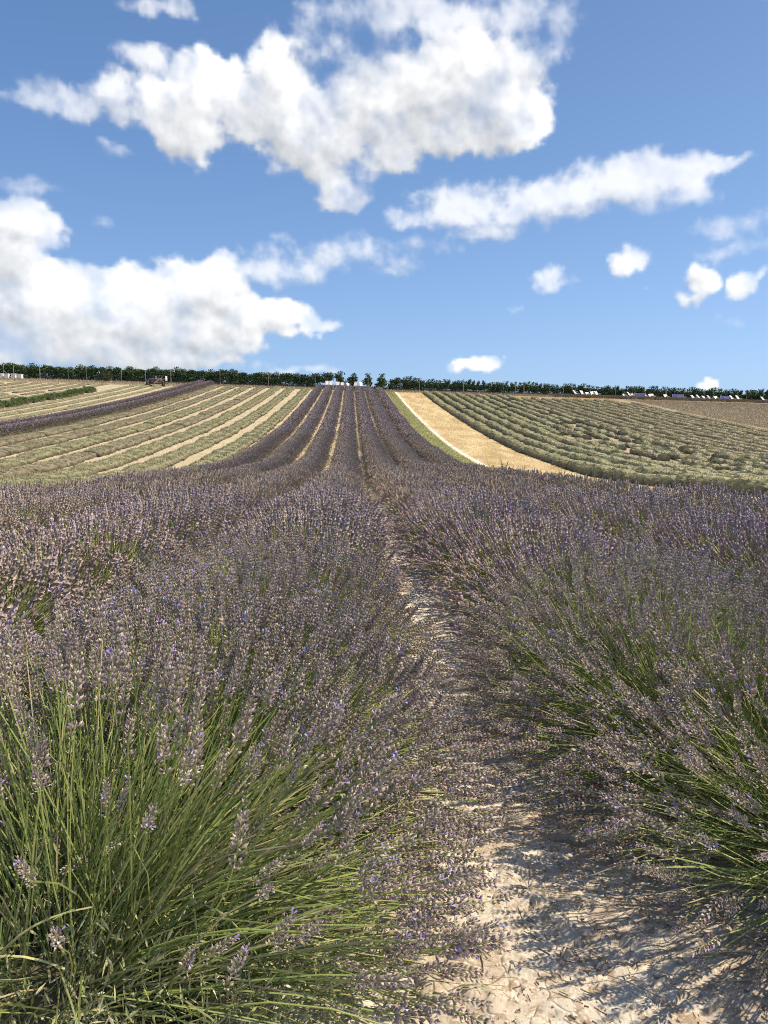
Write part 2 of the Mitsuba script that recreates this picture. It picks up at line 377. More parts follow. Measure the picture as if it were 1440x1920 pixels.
def spike_full(rng, length, open_share):
    """A flower spike: whorls of pointed calyces round a stalk, here and there an open violet floret."""
    m = Mesh()
    whorls = int(round(length / .0088))
    fv = FLORET[0].copy()
    z, Z, W, S, C = 0, [], [], [], []
    for w in range(whorls):
        t = w / max(whorls - 1, 1)
        z = length * (t * .9 + .02) - (.012 if w == 0 and rng.random() < .5 else 0)
        k = rng.integers(5, 8) if t < .85 else 4
        a = rng.uniform(0, 6.28) + np.arange(k) * 6.283 / k + rng.normal(0, .15, k)
        up = rng.normal(.62 + .5 * t, .14, k)
        Z.append(np.stack([np.cos(a), np.sin(a), up * 1.55], 1))
        r = .0028 * (1 - .4 * t)
        W.append(np.stack([np.cos(a) * r, np.sin(a) * r, z + rng.normal(0, .0009, k)], 1))
        size = rng.uniform(.0095, .0122, k) * (1 - .35 * t ** 3) * (.8 if w == 0 else 1)
        S.append(np.stack([size * .44, size * .44, size], 1))
        C.append(pick(rng, MAUVE, k))
    Z, W, S, C = map(np.vstack, (Z, W, S, C))
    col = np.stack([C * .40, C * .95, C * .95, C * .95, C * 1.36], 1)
    R = frames(Z, rng.uniform(0, 6.28, len(Z)))
    q = np.einsum('kij,knj->kni', R, fv[None] * S[:, None, :]) + W[:, None]
    ff = FLORET[1][None] + (np.arange(len(Z)) * 5)[:, None, None]
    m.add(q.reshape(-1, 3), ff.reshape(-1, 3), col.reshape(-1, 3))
    op = np.nonzero(rng.random(len(Z)) < open_share)[0]
    if len(op):
        pv, pf = PETAL
        m.scatter((pv, pf, np.ones_like(pv)), R[op], W[op] + norm(Z[op]) * .0085, np.full(len(op), .009), pick(rng, VIOLET, len(op)))
    v, f = bar([0, 0, -.006], [0, 0, length * .9], .0011, 3, .0006)
    m.add(v, f, GREEN[0])
    return m.arrays()


def spike_mid(rng, length, width=.0155):
    """The same spike at a few metres: a knobbly spindle of jagged whorls."""
    rings, sides = 7, 5
    t = np.linspace(0, 1, rings)
    r = width * .5 * np.array([.35, 1.0, .62, 1.05, .6, .85, .1])
    a = np.arange(sides) * 6.283 / sides
    v, c = [], []
    for k in range(rings):
        rr = r[k] * rng.uniform(.65, 1.3, sides)
        v.append(np.stack([np.cos(a + k) * rr, np.sin(a + k) * rr, length * t[k] + rng.normal(0, .002, sides)], 1))
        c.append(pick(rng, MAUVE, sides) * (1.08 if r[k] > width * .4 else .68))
    i = np.arange(sides)
    f = np.vstack([np.vstack([np.stack([k * sides + i, k * sides + (i + 1) % sides, (k + 1) * sides + (i + 1) % sides], 1), np.stack([k * sides + i, (k + 1) * sides + (i + 1) % sides, (k + 1) * sides + i], 1)]) for k in range(rings - 1)])
    c = np.vstack(c)
    for k in np.nonzero(rng.random(len(c)) < .008)[0]:
        c[k] = VIOLET[rng.integers(0, 3)]
    return np.vstack(v), f, c


def spike_low(rng, length, width=.018, sides=3):
    a = np.arange(sides) * 6.283 / sides
    v = [[0, 0, 0]]
    for r, z in ((.5, .3), (.42, .68)):
        v += [[np.cos(x) * width * r * rng.uniform(.7, 1.2), np.sin(x) * width * r * rng.uniform(.7, 1.2), length * z] for x in a + z * 2]
    v.append([0, 0, length])
    i = np.arange(sides)
    j = (i + 1) % sides
    f = np.vstack([np.stack([i * 0, 1 + j, 1 + i], 1), np.stack([1 + i, 1 + j, 1 + sides + j], 1), np.stack([1 + i, 1 + sides + j, 1 + sides + i], 1), np.stack([1 + sides + i, 1 + sides + j, i * 0 + 1 + 2 * sides], 1)])
    c = pick(rng, MAUVE, len(v))
    return np.array(v, float), f, c


def spike_far(rng, length, width):
    v = np.array([[0, 0, 0], [.5, 0, .45], [-.25, .43, .45], [-.25, -.43, .45], [0, 0, 1]]) * [width, width, length]
    return v, FLORET[1].copy(), np.broadcast_to(pick(rng, MAUVE, 1), (5, 3)) * np.array([[.8], [1], [1], [1], [1.1]])


r_ = np.random.default_rng(3)
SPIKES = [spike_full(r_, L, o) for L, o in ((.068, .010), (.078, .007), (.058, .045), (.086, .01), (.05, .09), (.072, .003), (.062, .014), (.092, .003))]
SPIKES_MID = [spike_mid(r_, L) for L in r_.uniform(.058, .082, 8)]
SPIKES_LOW = [spike_low(r_, L, .0165) for L in r_.uniform(.058, .08, 8)]
SPIKES_FAR = [spike_far(r_, L, .026) for L in r_.uniform(.06, .08, 6)]


def stems(rng, p0, p1, p2, seg, r, sides):
    """Tubes along quadratic curves, all with the same number of segments; returns arrays."""
    k = len(p0)
    t = np.linspace(0, 1, seg + 1)[None, :, None]
    pts = p0[:, None] * (1 - t) ** 2 + 2 * p1[:, None] * t * (1 - t) + p2[:, None] * t ** 2
    tan = norm(p2 - p0)
    R = frames(tan, rng.uniform(0, 6.28, k))
    a = np.arange(sides) * 6.283 / sides
    ring = np.stack([np.cos(a), np.sin(a), 0 * a], 1)
    off = np.einsum('kij,sj->ksi', R, ring)
    taper = np.linspace(1.15, .75, seg + 1)[None, :, None, None]
    v = pts[:, :, None, :] + off[:, None] * (np.asarray(r).reshape(-1, 1, 1, 1) * taper)
    i = np.arange(sides)
    j = (i + 1) % sides
    if sides == 2:
        f = np.vstack([np.stack([s * 2 + 0 * np.arange(1), s * 2 + 1 + 0 * np.arange(1), s * 2 + 3 + 0 * np.arange(1), s * 2 + 2 + 0 * np.arange(1)], 1) for s in range(seg)])
    else:
        f = np.vstack([np.stack([s * sides + i, s * sides + j, (s + 1) * sides + j, (s + 1) * sides + i], 1) for s in range(seg)])
    n = (seg + 1) * sides
    ff = (f[None] + (np.arange(k) * n)[:, None, None]).reshape(-1, 4)
    col = pick(rng, GREEN, k)
    dead = rng.random(k) < .09
    col[dead] = pick(rng, np.array([[.50, .43, .26], [.36, .30, .19], [.58, .52, .34]]), dead.sum())
    grad = np.linspace(.85, 1.1, seg + 1)[None, :, None, None]
    c = np.broadcast_to(col[:, None, None, :] * grad, v.shape)
    return v.reshape(-1, 3), ff, c.reshape(-1, 3)


def leaves(rng, pos, up, length, width, table):
    """Narrow folded leaves at pos pointing along up."""
    k = len(pos)
    base = np.array([[0, 0, 0], [.5, .12, .5], [-.5, .12, .5], [0, 0, 1], [0, -.05, .5]])
    f = np.array([[0, 1, 4], [0, 4, 2], [1, 3, 4], [4, 3, 2]])
    m = Mesh()
    s = np.stack([width, width, length], 1)
    m.scatter((base, f, np.ones_like(base)), frames(up, rng.uniform(0, 6.28, k)), pos, s, pick(rng, table, k))
    return m.arrays()


def bush_plan(rng, n, a, b, h, weight=None, low=-.02, bend=(.65, .16), arch=.10):
    """Stem curves of one bush at the origin: half width a (x), half length b (y), height h."""
    cz = rng.uniform(low, 1, n * 4)
    ph = rng.uniform(0, 2 * np.pi, n * 4)
    if weight is not None:
        keep = rng.random(n * 4) < weight(ph, cz)
        cz, ph = cz[keep], ph[keep]
    cz, ph = cz[:n], ph[:n]
    n = len(cz)
    cz = np.clip(cz, -.02, 1)
    st = np.sqrt(np.maximum(1 - cz ** 2, 0))
    rad = np.where(rng.random(n) < .8, rng.normal(.95, .05, n).clip(.8, 1.03), rng.uniform(.6, .95, n))
    d = np.stack([st * np.cos(ph), st * np.sin(ph), cz], 1)
    p0 = np.stack([st * np.cos(ph) * a * .30 + rng.normal(0, .06, n), st * np.sin(ph) * b * .30 + rng.normal(0, .06, n), rng.uniform(.03, .16, n)], 1)
    hh = h - .10
    tip = np.stack([d[:, 0] * a, d[:, 1] * b, .09 + np.maximum(cz, 0) * hh], 1)
    tip = p0 * [1, 1, 0] * .3 + tip * rad[:, None]
    tip[:, :2] += rng.normal(0, .016, (n, 2))
    tip[:, 2] = np.maximum(tip[:, 2], .05)
    L = np.linalg.norm(tip - p0, axis=1)
    mid = p0 * .45 + tip * .55
    mid[:, 2] += L * st * rng.normal(arch, .06, n)
    mid += rng.normal(0, .018, (n, 3))
    tan = norm(norm(tip - mid) + np.stack([0 * cz, 0 * cz, np.where(cz > .45, *bend)], 1) + rng.normal(0, .10, (n, 3)))
    return p0, mid, tip, tan


def pick_spikes(mesh, rng, table, idx, tip, tan, size, tint=.22):
    which = rng.integers(0, len(table), len(idx))
    for w in range(len(table)):
        s = idx[which == w]
        if len(s):
            tn = rng.uniform(1 - tint, 1 + tint, (len(s), 1)) * np.array([[1, 1, 1]])
            mesh.scatter(table[w], frames(tan[s], rng.uniform(0, 6.28, len(s))), tip[s], size[s], tn)
    return which


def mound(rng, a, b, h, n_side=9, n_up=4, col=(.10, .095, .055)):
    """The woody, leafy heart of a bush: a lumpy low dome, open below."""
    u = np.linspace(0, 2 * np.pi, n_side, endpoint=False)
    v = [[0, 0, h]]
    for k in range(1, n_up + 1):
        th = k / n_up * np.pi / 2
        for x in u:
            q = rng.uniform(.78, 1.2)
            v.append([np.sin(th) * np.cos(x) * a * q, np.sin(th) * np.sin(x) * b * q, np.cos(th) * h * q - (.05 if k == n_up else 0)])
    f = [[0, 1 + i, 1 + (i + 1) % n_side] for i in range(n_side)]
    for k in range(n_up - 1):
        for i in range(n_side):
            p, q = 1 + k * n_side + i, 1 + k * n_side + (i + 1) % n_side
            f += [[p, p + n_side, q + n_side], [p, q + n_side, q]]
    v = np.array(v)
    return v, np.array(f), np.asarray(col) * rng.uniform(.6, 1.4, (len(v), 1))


def foliage(rng, n, a, b, h, leaf_len, leaf_w, core=True):
    m = Mesh()
    if core:
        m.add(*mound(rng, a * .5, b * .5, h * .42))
    k = n // 7                                         # shoots, each with a few leaves
    d = norm(np.stack([rng.normal(0, 1, k), rng.normal(0, 1, k), np.abs(rng.normal(0, .8, k)) + .05], 1))
    root = d * np.array([a, b, h]) * rng.uniform(.6, 1.05, (k, 1))
    root = np.repeat(root, 7, 0) + rng.normal(0, .014, (k * 7, 3))
    up = np.repeat(d, 7, 0) * .6 + rng.normal(0, .55, (k * 7, 3)) + [0, 0, .5]
    root[:, 2] = np.maximum(root[:, 2], .01)
    m.add(*leaves(rng, root, up, leaf_len * rng.uniform(.6, 1.25, k * 7), leaf_w * rng.uniform(.7, 1.3, k * 7), LEAF))
    return m


# ------------------------------------------------------------------ lavender: the rows
PATH_X, SPACING, PLANT = .38, 1.2, .45
ROWS = list(range(-3, 4))                             # 0: just left of the path, 1: just right of it
ROW_NAME = {0: 'in the row left of the path', 1: 'in the row right of the path', -1: 'in the second row left of the path', -2: 'in the third row left of the path',
            -3: 'in the outermost purple row on the left', 2: 'in the second row right of the path', 3: 'in the outermost purple row on the right'}
BUSHES = 'lavender bushes of the purple rows'


def row_x(r):
    return PATH_X + SPACING * (r - .5) 


for k, s in enumerate(SPIKES):
    scene[f'spike_kind_{k}'] = {'type': 'shapegroup', 'shape': Mesh().add(*s).shape()}


def near_bush(key, x, y, seed, n, a, b, h, parts, weight=None, leaf_n=900, shift=(0, 0), mat=(.28, .27, .20), **plan):
    """A bush close to the camera: leaves, stems and its largest flower spikes one by one."""
    rng = np.random.default_rng(seed)
    o = np.array([x, y, float(ground_z(x, y))])
    p0, mid, tip, tan = bush_plan(rng, n, a, b, h, weight, **plan)
    n = len(tip)
    tip[:, :2] += np.array(shift) * np.clip(tip[:, 2:3] / h, 0, 1)
    size = rng.normal(1.05, .15, n).clip(.7, 1.5)
    st = Mesh().add(*stems(rng, p0 * [1, 1, .8] + o, mid * .9 + o, tip * [.92, .92, .84] + rng.normal(0, .035, (n, 3)) + o, 3, rng.uniform(.0009, .0015, n), 3))
    st.add(*stems(rng, p0 + o, mid + o, tip + o, 4, rng.uniform(.0011, .0020, n), 3))
    # small bracts part-way up the stems
    k = n // 3
    t = rng.uniform(.25, .6, (k, 1))
    q = p0[:k] * (1 - t) ** 2 + 2 * mid[:k] * t * (1 - t) + tip[:k] * t ** 2
    st.add(*leaves(rng, q + o, norm(tip[:k] - p0[:k]) + rng.normal(0, .35, (k, 3)), rng.uniform(.018, .035, k), rng.uniform(.003, .005, k), GREEN))
    scene[f'{key}__stems'] = st.shape()
    tag(f'{key}__stems', kind='stuff')
    fo = foliage(rng, leaf_n, *mat, .030, .0043)
    v, f, c = fo.arrays()
    scene[f'{key}__leaves'] = Mesh().add(v + o, f, c).shape()
    tag(f'{key}__leaves', kind='stuff')
    # the spikes that show largest are parts of their own
    W = tip + o
    rel = W - CAM
    depth = rel @ fwd
    right = np.array([math.cos(YAW), -math.sin(YAW), 0])
    inside = (np.abs(rel @ right) < depth * .53) & (np.abs(rel @ np.cross(right, fwd)) < depth * .70)
    order = np.argsort(depth + 9 * (~inside))
    chosen, rest = order[:parts], order[parts:]
    chosen = chosen[inside[chosen]]
    rest = np.setdiff1d(np.arange(n), chosen)
    which = rng.integers(0, len(SPIKES), n)
    R = frames(tan, rng.uniform(0, 6.28, n))
    for j, i in enumerate(chosen):
        part = f'{key}__flower_spike' + (f'_{j:03d}' if j else '')
        scene[part] = {'type': 'instance', 'to_world': T4(R[i] * size[i], W[i]), 'group': {'type': 'ref', 'id': f'spike_kind_{which[i]}'}}
    m = Mesh()
    pick_spikes(m, rng, SPIKES, rest, W, tan, size)
    scene[f'{key}__flower_spikes'] = m.shape()
    tag(f'{key}__flower_spikes', kind='stuff')


def bush_group(name, seed, n, a, b, h, table, seg, sides, stem_r, leaf_n, spike_size, leaf_w=.006, tone=(1, 1, 1), low=.03):
    rng = np.random.default_rng(seed)
    p0, mid, tip, tan = bush_plan(rng, n, a, b, h, None, low)
    n = len(tip)
    m = Mesh()
    pick_spikes(m, rng, table, np.arange(n), tip, tan, spike_size * rng.normal(1, .14, n).clip(.65, 1.35))
    m.c = [c * np.asarray(tone) for c in m.c]
    st = Mesh().add(*stems(rng, p0, mid, tip, seg, rng.uniform(.8, 1.3, n) * stem_r, sides))
    fo = foliage(rng, leaf_n, .30, .26, .22, .045, leaf_w)
    scene[name] = {'type': 'shapegroup', 'leaves': fo.shape(), 'stems': st.shape(), 'flower_spikes': m.shape()}


TONES = ((1, 1, 1), (1.12, 1.08, 1.0), (.9, .88, .93), (1.02, 1.0, .9), (.95, .9, 1.0), (1.15, 1.12, 1.1))
MIDS = [f'bush_mid_{k}' for k in range(6)]
LOWS = [f'bush_low_{k}' for k in range(6)]
for k, g in enumerate(MIDS):
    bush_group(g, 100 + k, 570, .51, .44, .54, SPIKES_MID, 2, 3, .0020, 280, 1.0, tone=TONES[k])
for k, g in enumerate(LOWS):
    bush_group(g, 200 + k, 520, .47, .44, .54, SPIKES_LOW, 1, 2, .0026, 120, 1.12, .009, np.array(TONES[k]) * [.97, .96, .89], .16)


def in_view(x, y, margin):
    rel = np.array([x, y, 0]) - [0, 0, 0]
    right = np.array([math.cos(YAW), -math.sin(YAW), 0])
    along = rel @ np.array([math.sin(YAW), math.cos(YAW), 0])
    return abs(rel @ right) < max(along, 0) * .50 + margin


spots = []
for r in ROWS:
    y = 1.42 if r == 0 else (1.02 if r == 1 else 1.3)
    while y < 19.5:
        x = row_x(r) + RNG.normal(0, .03) + (-.075 if r == 0 else .01 + .03 * (y > 6) if r == 1 else 0) * (y < 19)
        spots.append((y + RNG.normal(0, .03), x, r))
        y += PLANT
spots = sorted((s for s in spots if in_view(s[1], s[0], 1.3)))
things, spare = spots[:300], spots[300:]
seen = {r: 0 for r in ROWS}
ORD = ['nearest', 'second', 'third', 'fourth', 'fifth', 'sixth']
for j, (y, x, r) in enumerate(things):
    key = numbered('lavender_bush')
    order = seen[r]
    seen[r] += 1
    label, group = f'lavender bush {ROW_NAME[r]}, beyond its first six', f'{BUSHES}, {ROW_NAME[r]}'
    if r in (0, 1) and order < 6:
        label = f'{ORD[order]} lavender bush to the camera {ROW_NAME[r]}'
        if r == 0 and order == 0:
            label = 'lavender bush filling the bottom left corner, its green stems and grey base leaves bared'
    elif r not in (0, 1):
        label = f'grey-purple lavender bush {ROW_NAME[r]}'
    tag(key, label, 'lavender bush', group)
    if r in (0, 1) and order < 5:
        if r == 0 and order == 0:
            # the end of the row: picked thin on the side towards the camera, so that stems and leaves show
            near_bush(key, -.50, 1.28, 11, 860, .63, .50, .62, 290, lambda ph, cz: np.clip(.10 + .9 * (np.sin(ph) > np.where(np.cos(ph) > .6, -.45, -.02)) + (cz > .95) * .3, 0, 1), 15000, (0, 0), (.58, .40, .22))
        elif r == 0 and order == 1:
            near_bush(key, -.38, 1.80, 12, 950, .60, .46, .58, 200, lambda ph, cz: np.where((np.sin(ph) < -.2) & (cz < .85) & (np.cos(ph) < .75), .2, 1), 900)
        elif r == 0:
            near_bush(key, x - .03, y, 13 + order, 780, .54, .44, .56, 140, None, 500)
        else:
            near_bush(key, x + (.44, .14, .08, .04, .02)[order], y + (.07 if order == 1 else .03 if order == 2 else 0), 33 + order, 680, .57, .46, .56, 220 if order in (1, 2, 3) else 100,
                      lambda ph, cz: np.where(cz > .7, .7, 1), 700, bend=(.28, .04), arch=.05)
        continue
    turn = RNG.choice([0, math.pi]) + RNG.normal(0, .2)
    s = RNG.uniform(.92, 1.08)
    g = (MIDS if y < 8.5 else LOWS)[RNG.integers(0, 6)]
    scene[key] = {'type': 'instance', 'to_world': T4(slope_frame(x, y, turn) * s, [x, y, float(ground_z(x, y)) - .01]), 'group': {'type': 'ref', 'id': g}}
    for p in ('leaves', 'stems', 'flower_spikes'):
        tag(f'{key}__{p}', kind='stuff')


def row_patch(name, seed, length, n, a, h, table, size, stem_w, n_leaf, cols=None, core=(.09, .085, .05)):
    """A length of lavender row, centred on the origin, for what lies beyond the bushes one can tell apart."""
    rng = np.random.default_rng(seed)
    m = Mesh()
    th = np.arccos(rng.uniform(-1, 1, n))             # across the row: 0 = right, pi = left
    yy = rng.uniform(-length / 2, length / 2, n)
    bumps = .90 + .16 * np.cos(yy / PLANT * 2 * np.pi) * np.abs(np.cos(th)) + rng.normal(0, .05, n)
    tip = np.stack([np.cos(th) * a * bumps, yy, .08 + np.sin(th) * (h - .08) * bumps], 1)
    d = norm(np.stack([np.cos(th) * .9, rng.normal(0, .22, n), np.sin(th) * 1.0 + .12], 1))
    pick_spikes(m, rng, table, np.arange(n), tip, d, size * rng.normal(1, .15, n).clip(.6, 1.4), .2)
    p0 = tip - d * .24
    p0[:, 2] = np.maximum(p0[:, 2], .02)
    m.add(*stems(rng, p0, (p0 + tip) / 2, tip, 1, np.full(n, stem_w), 2))
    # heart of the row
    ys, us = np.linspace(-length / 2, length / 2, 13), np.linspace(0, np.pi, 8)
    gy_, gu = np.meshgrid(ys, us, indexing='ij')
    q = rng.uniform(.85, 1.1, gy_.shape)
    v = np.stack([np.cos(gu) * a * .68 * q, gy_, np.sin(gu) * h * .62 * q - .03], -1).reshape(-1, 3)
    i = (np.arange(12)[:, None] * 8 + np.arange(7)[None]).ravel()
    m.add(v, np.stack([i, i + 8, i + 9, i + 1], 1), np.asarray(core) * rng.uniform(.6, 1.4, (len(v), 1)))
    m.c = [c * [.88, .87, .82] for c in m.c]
    scene[name] = {'type': 'shapegroup', 'shape': m.shape()}


for k in range(4):
    row_patch(f'row_far_{k}', 300 + k, 2.4, 2300, .455, .54, SPIKES_LOW, 1.25, .003, 0)
    row_patch(f'row_end_{k}', 310 + k, 2.4, 1100, .445, .52, SPIKES_FAR, 1.45, .006, 0)

pieces = 0


def field_piece(key, x, y, groups, scale=(1, 1, 1)):
    """One instance on the slope, under the key with a number after two underscores."""
    global pieces
    pieces += 1
    R = slope_frame(x, y, 0 if RNG.random() < .5 else math.pi)
    scene[f'{key}__{pieces:04d}'] = {'type': 'instance', 'to_world': T4(R * np.asarray(scale), [x, y, float(ground_z(x, y)) - .02]), 'group': {'type': 'ref', 'id': groups[RNG.integers(0, len(groups))]}}


last = {r: max([s[0] for s in things if s[2] == r]) for r in ROWS}
for r in ROWS:
    y = last[r] + PLANT / 2 + 1.2
    while y < 93.5:
        field_piece('lavender_field', row_x(r) + RNG.normal(0, .02), y, [f'row_far_{k}' for k in range(4)] if y < 42 else [f'row_end_{k}' for k in range(4)], (RNG.uniform(.96, 1.04), 1.01, RNG.uniform(.95, 1.05)))
        y += 2.4
tag('lavender_field', 'purple lavender rows running on up the hill beyond the near bushes', 'lavender', kind='stuff')

# ------------------------------------------------------------------ clipped and grey-green rows left and right
OLIVE = np.array([[.36, .36, .18], [.43, .42, .23], [.28, .29, .14], [.48, .45, .27]])
SAGE = np.array([[.36, .345, .18], [.43, .41, .23], [.28, .275, .14], [.48, .44, .28]])
TAN = np.array([[.40, .35, .23], [.46, .41, .28], [.33, .29, .18]])
WEED = np.array([[.17, .24, .075], [.22, .28, .10], [.12, .18, .05]])
STRAW = np.array([[.63, .50, .27], [.56, .44, .23], [.68, .55, .32]])
GRASS = np.array([[.40, .42, .17], [.48, .48, .21], [.54, .52, .28]])
DRYGRASS = np.array([[.53, .45, .32], [.49, .41, .28], [.57, .49, .35], [.46, .39, .26]])


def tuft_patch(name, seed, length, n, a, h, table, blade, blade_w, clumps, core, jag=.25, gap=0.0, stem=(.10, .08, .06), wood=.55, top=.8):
    """A length of clipped row: a lumpy rounded ridge, plant by plant, with short blades standing out of it."""
    rng = np.random.default_rng(seed)
    m = Mesh()
    k = max(int(round(length / clumps)), 1)
    cy = (np.arange(k) + .5) / k * length - length / 2 + rng.normal(0, clumps * .1, k)
    cs = rng.uniform(1 - jag, 1 + jag * .7, k)
    cs[rng.random(k) < gap] = 0
    if not cs.any():
        cs[0] = .8

    def size(y):
        d = np.abs((y[..., None] - cy + length / 2) % length - length / 2) / (clumps * .62)
        return np.max(cs * np.maximum(1 - d ** 2 * .42, 0) * (d < 1.25), -1)

    e_ = length / 2 + .08
    ys, us = np.concatenate([[-e_ - .05], np.linspace(-e_, e_, int(length / .10) + 3), [e_ + .05]]), np.linspace(-.12, np.pi + .12, 10)
    gy_, gu = np.meshgrid(ys, us, indexing='ij')
    q = size(gy_) * rng.uniform(.9, 1.07, gy_.shape)
    q[0] = q[-1] = .02
    cu, su = np.cos(gu), np.sin(gu)
    box_ = lambda t: np.sign(t) * np.abs(t) ** .62
    v = np.stack([box_(cu) * a * q, gy_ + rng.normal(0, .015, gy_.shape), box_(su) * h * q - .02], -1).reshape(-1, 3)
    woody = np.clip(1.25 - v[:, 2:3] / (h * wood), 0, 1)  # brown woody base, with the shade of the row sides put into its colour
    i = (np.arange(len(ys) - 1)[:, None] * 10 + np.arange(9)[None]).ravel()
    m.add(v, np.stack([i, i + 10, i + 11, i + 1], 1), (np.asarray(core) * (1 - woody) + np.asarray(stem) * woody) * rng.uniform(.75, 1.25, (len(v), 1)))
    y = rng.uniform(-length / 2, length / 2, n)
    u = np.pi * (.5 + rng.uniform(-.5, .5, n) * top)
    sz = size(y)
    keep = sz > .25
    y, u, sz = y[keep], u[keep], sz[keep]
    n = len(y)
    d = np.stack([np.cos(u) * .8, rng.normal(0, .35, n), np.sin(u) * .9 + .35], 1) + rng.normal(0, .25, (n, 3))
    root = np.stack([np.sign(np.cos(u)) * np.abs(np.cos(u)) ** .62 * a * sz * .94, y, np.sin(u) ** .62 * h * sz * .94], 1)
    base = np.array([[-.5, 0, 0], [.5, 0, 0], [0, 0, 1.0]])
    m.scatter((base, np.array([[0, 1, 2]]), np.array([[.85] * 3, [.85] * 3, [1.15] * 3])), frames(d, rng.uniform(0, 6.28, n)), root,
              np.stack([blade_w * rng.uniform(.6, 1.4, n), np.ones(n), blade * rng.uniform(.5, 1.3, n)], 1), pick(rng, table, n))
    scene[name] = {'type': 'shapegroup', 'shape': m.shape()}


for k in range(4):
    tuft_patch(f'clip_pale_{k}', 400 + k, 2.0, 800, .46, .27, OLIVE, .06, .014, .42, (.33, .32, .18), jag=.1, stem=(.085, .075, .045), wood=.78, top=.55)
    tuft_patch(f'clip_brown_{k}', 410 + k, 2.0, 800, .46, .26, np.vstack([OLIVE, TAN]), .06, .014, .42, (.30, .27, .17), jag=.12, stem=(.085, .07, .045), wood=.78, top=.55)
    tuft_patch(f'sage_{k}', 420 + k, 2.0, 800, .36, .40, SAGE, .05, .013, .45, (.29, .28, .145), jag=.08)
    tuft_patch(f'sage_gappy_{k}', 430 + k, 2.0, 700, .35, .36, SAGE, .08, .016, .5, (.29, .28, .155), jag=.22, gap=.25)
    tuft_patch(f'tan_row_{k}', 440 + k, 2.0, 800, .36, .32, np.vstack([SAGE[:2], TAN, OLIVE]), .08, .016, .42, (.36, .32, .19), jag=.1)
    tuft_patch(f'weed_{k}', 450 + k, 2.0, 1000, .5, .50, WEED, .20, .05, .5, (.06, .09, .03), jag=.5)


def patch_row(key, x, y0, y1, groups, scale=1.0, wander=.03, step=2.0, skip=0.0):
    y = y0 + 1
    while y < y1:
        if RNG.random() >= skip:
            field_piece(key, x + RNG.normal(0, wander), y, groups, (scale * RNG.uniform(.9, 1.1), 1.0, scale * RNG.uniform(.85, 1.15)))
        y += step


def kinds(name):
    return [f'{name}_{k}' for k in range(4)]


NUM = ['first', 'second', 'third', 'fourth', 'fifth', 'sixth', 'seventh', 'eighth', 'ninth', 'tenth', 'eleventh', 'twelfth', 'thirteenth', 'fourteenth', 'fifteenth', 'sixteenth', 'seventeenth', 'eighteenth', 'nineteenth', 'twentieth']
# left: pale clipped rows between the purple block and the dark lavender band
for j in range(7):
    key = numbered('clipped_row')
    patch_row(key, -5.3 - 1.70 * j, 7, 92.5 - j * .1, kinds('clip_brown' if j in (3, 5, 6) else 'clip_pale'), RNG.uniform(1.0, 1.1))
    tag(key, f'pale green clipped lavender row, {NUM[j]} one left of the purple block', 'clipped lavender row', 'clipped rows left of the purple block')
for j, x in enumerate((-16.6, -17.7)):
    key = numbered('dark_lavender_row')
    y = 20.0
    while y < 92.4:
        field_piece(key, x, y, kinds('row_far') if y < 36 else kinds('row_end'), (1.05, 1.01, 1.05))
        y += 2.4
    tag(key, f'uncut dark purple lavender row of the band among the clipped rows, {"right" if j == 0 else "left"} one of two', 'lavender row')
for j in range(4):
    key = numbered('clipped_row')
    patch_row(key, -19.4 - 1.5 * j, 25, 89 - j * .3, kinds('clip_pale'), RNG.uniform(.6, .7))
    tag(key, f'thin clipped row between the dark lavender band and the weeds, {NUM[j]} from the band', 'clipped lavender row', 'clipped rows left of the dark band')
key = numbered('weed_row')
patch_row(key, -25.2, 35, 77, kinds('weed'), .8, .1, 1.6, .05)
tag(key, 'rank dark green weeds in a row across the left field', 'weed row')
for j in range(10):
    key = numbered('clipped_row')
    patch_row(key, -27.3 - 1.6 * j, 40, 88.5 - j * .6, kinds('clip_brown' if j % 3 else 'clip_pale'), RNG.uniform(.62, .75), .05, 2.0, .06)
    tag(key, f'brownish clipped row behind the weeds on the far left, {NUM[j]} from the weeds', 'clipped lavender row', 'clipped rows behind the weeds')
# right: grey-green rows beyond the stubble, gappy in the middle
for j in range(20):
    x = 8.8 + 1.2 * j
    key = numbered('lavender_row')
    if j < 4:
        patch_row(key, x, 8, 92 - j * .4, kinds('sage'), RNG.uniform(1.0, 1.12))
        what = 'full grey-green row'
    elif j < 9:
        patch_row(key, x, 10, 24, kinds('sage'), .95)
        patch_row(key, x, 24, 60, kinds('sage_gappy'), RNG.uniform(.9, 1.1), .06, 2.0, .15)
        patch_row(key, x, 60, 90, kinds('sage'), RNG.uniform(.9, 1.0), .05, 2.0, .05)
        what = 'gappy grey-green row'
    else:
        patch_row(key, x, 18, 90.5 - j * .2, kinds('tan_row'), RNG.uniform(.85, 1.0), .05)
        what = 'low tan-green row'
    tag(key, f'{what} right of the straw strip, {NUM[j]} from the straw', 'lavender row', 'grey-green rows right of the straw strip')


def clump(rng, n, a, b, h, table, blade, blade_w, core):
    m = Mesh()
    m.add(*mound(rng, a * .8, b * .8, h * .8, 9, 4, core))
    d = norm(np.stack([rng.normal(0, .8, n), rng.normal(0, .8, n), np.abs(rng.normal(0, .7, n)) + .05], 1))
    root = d * [a, b, h] * rng.uniform(.55, 1, (n, 1))
    base = np.array([[-.5, 0, 0], [.5, 0, 0], [0, 0, 1.0]])
    m.scatter((base, np.array([[0, 1, 2]]), np.array([[.8] * 3, [.8] * 3, [1.15] * 3])), frames(d + [0, 0, .3], rng.uniform(0, 6.28, n)), root,
              np.stack([blade_w * rng.uniform(.6, 1.4, n), np.ones(n), blade * rng.uniform(.5, 1.3, n)], 1), pick(rng, table, n))
    return m


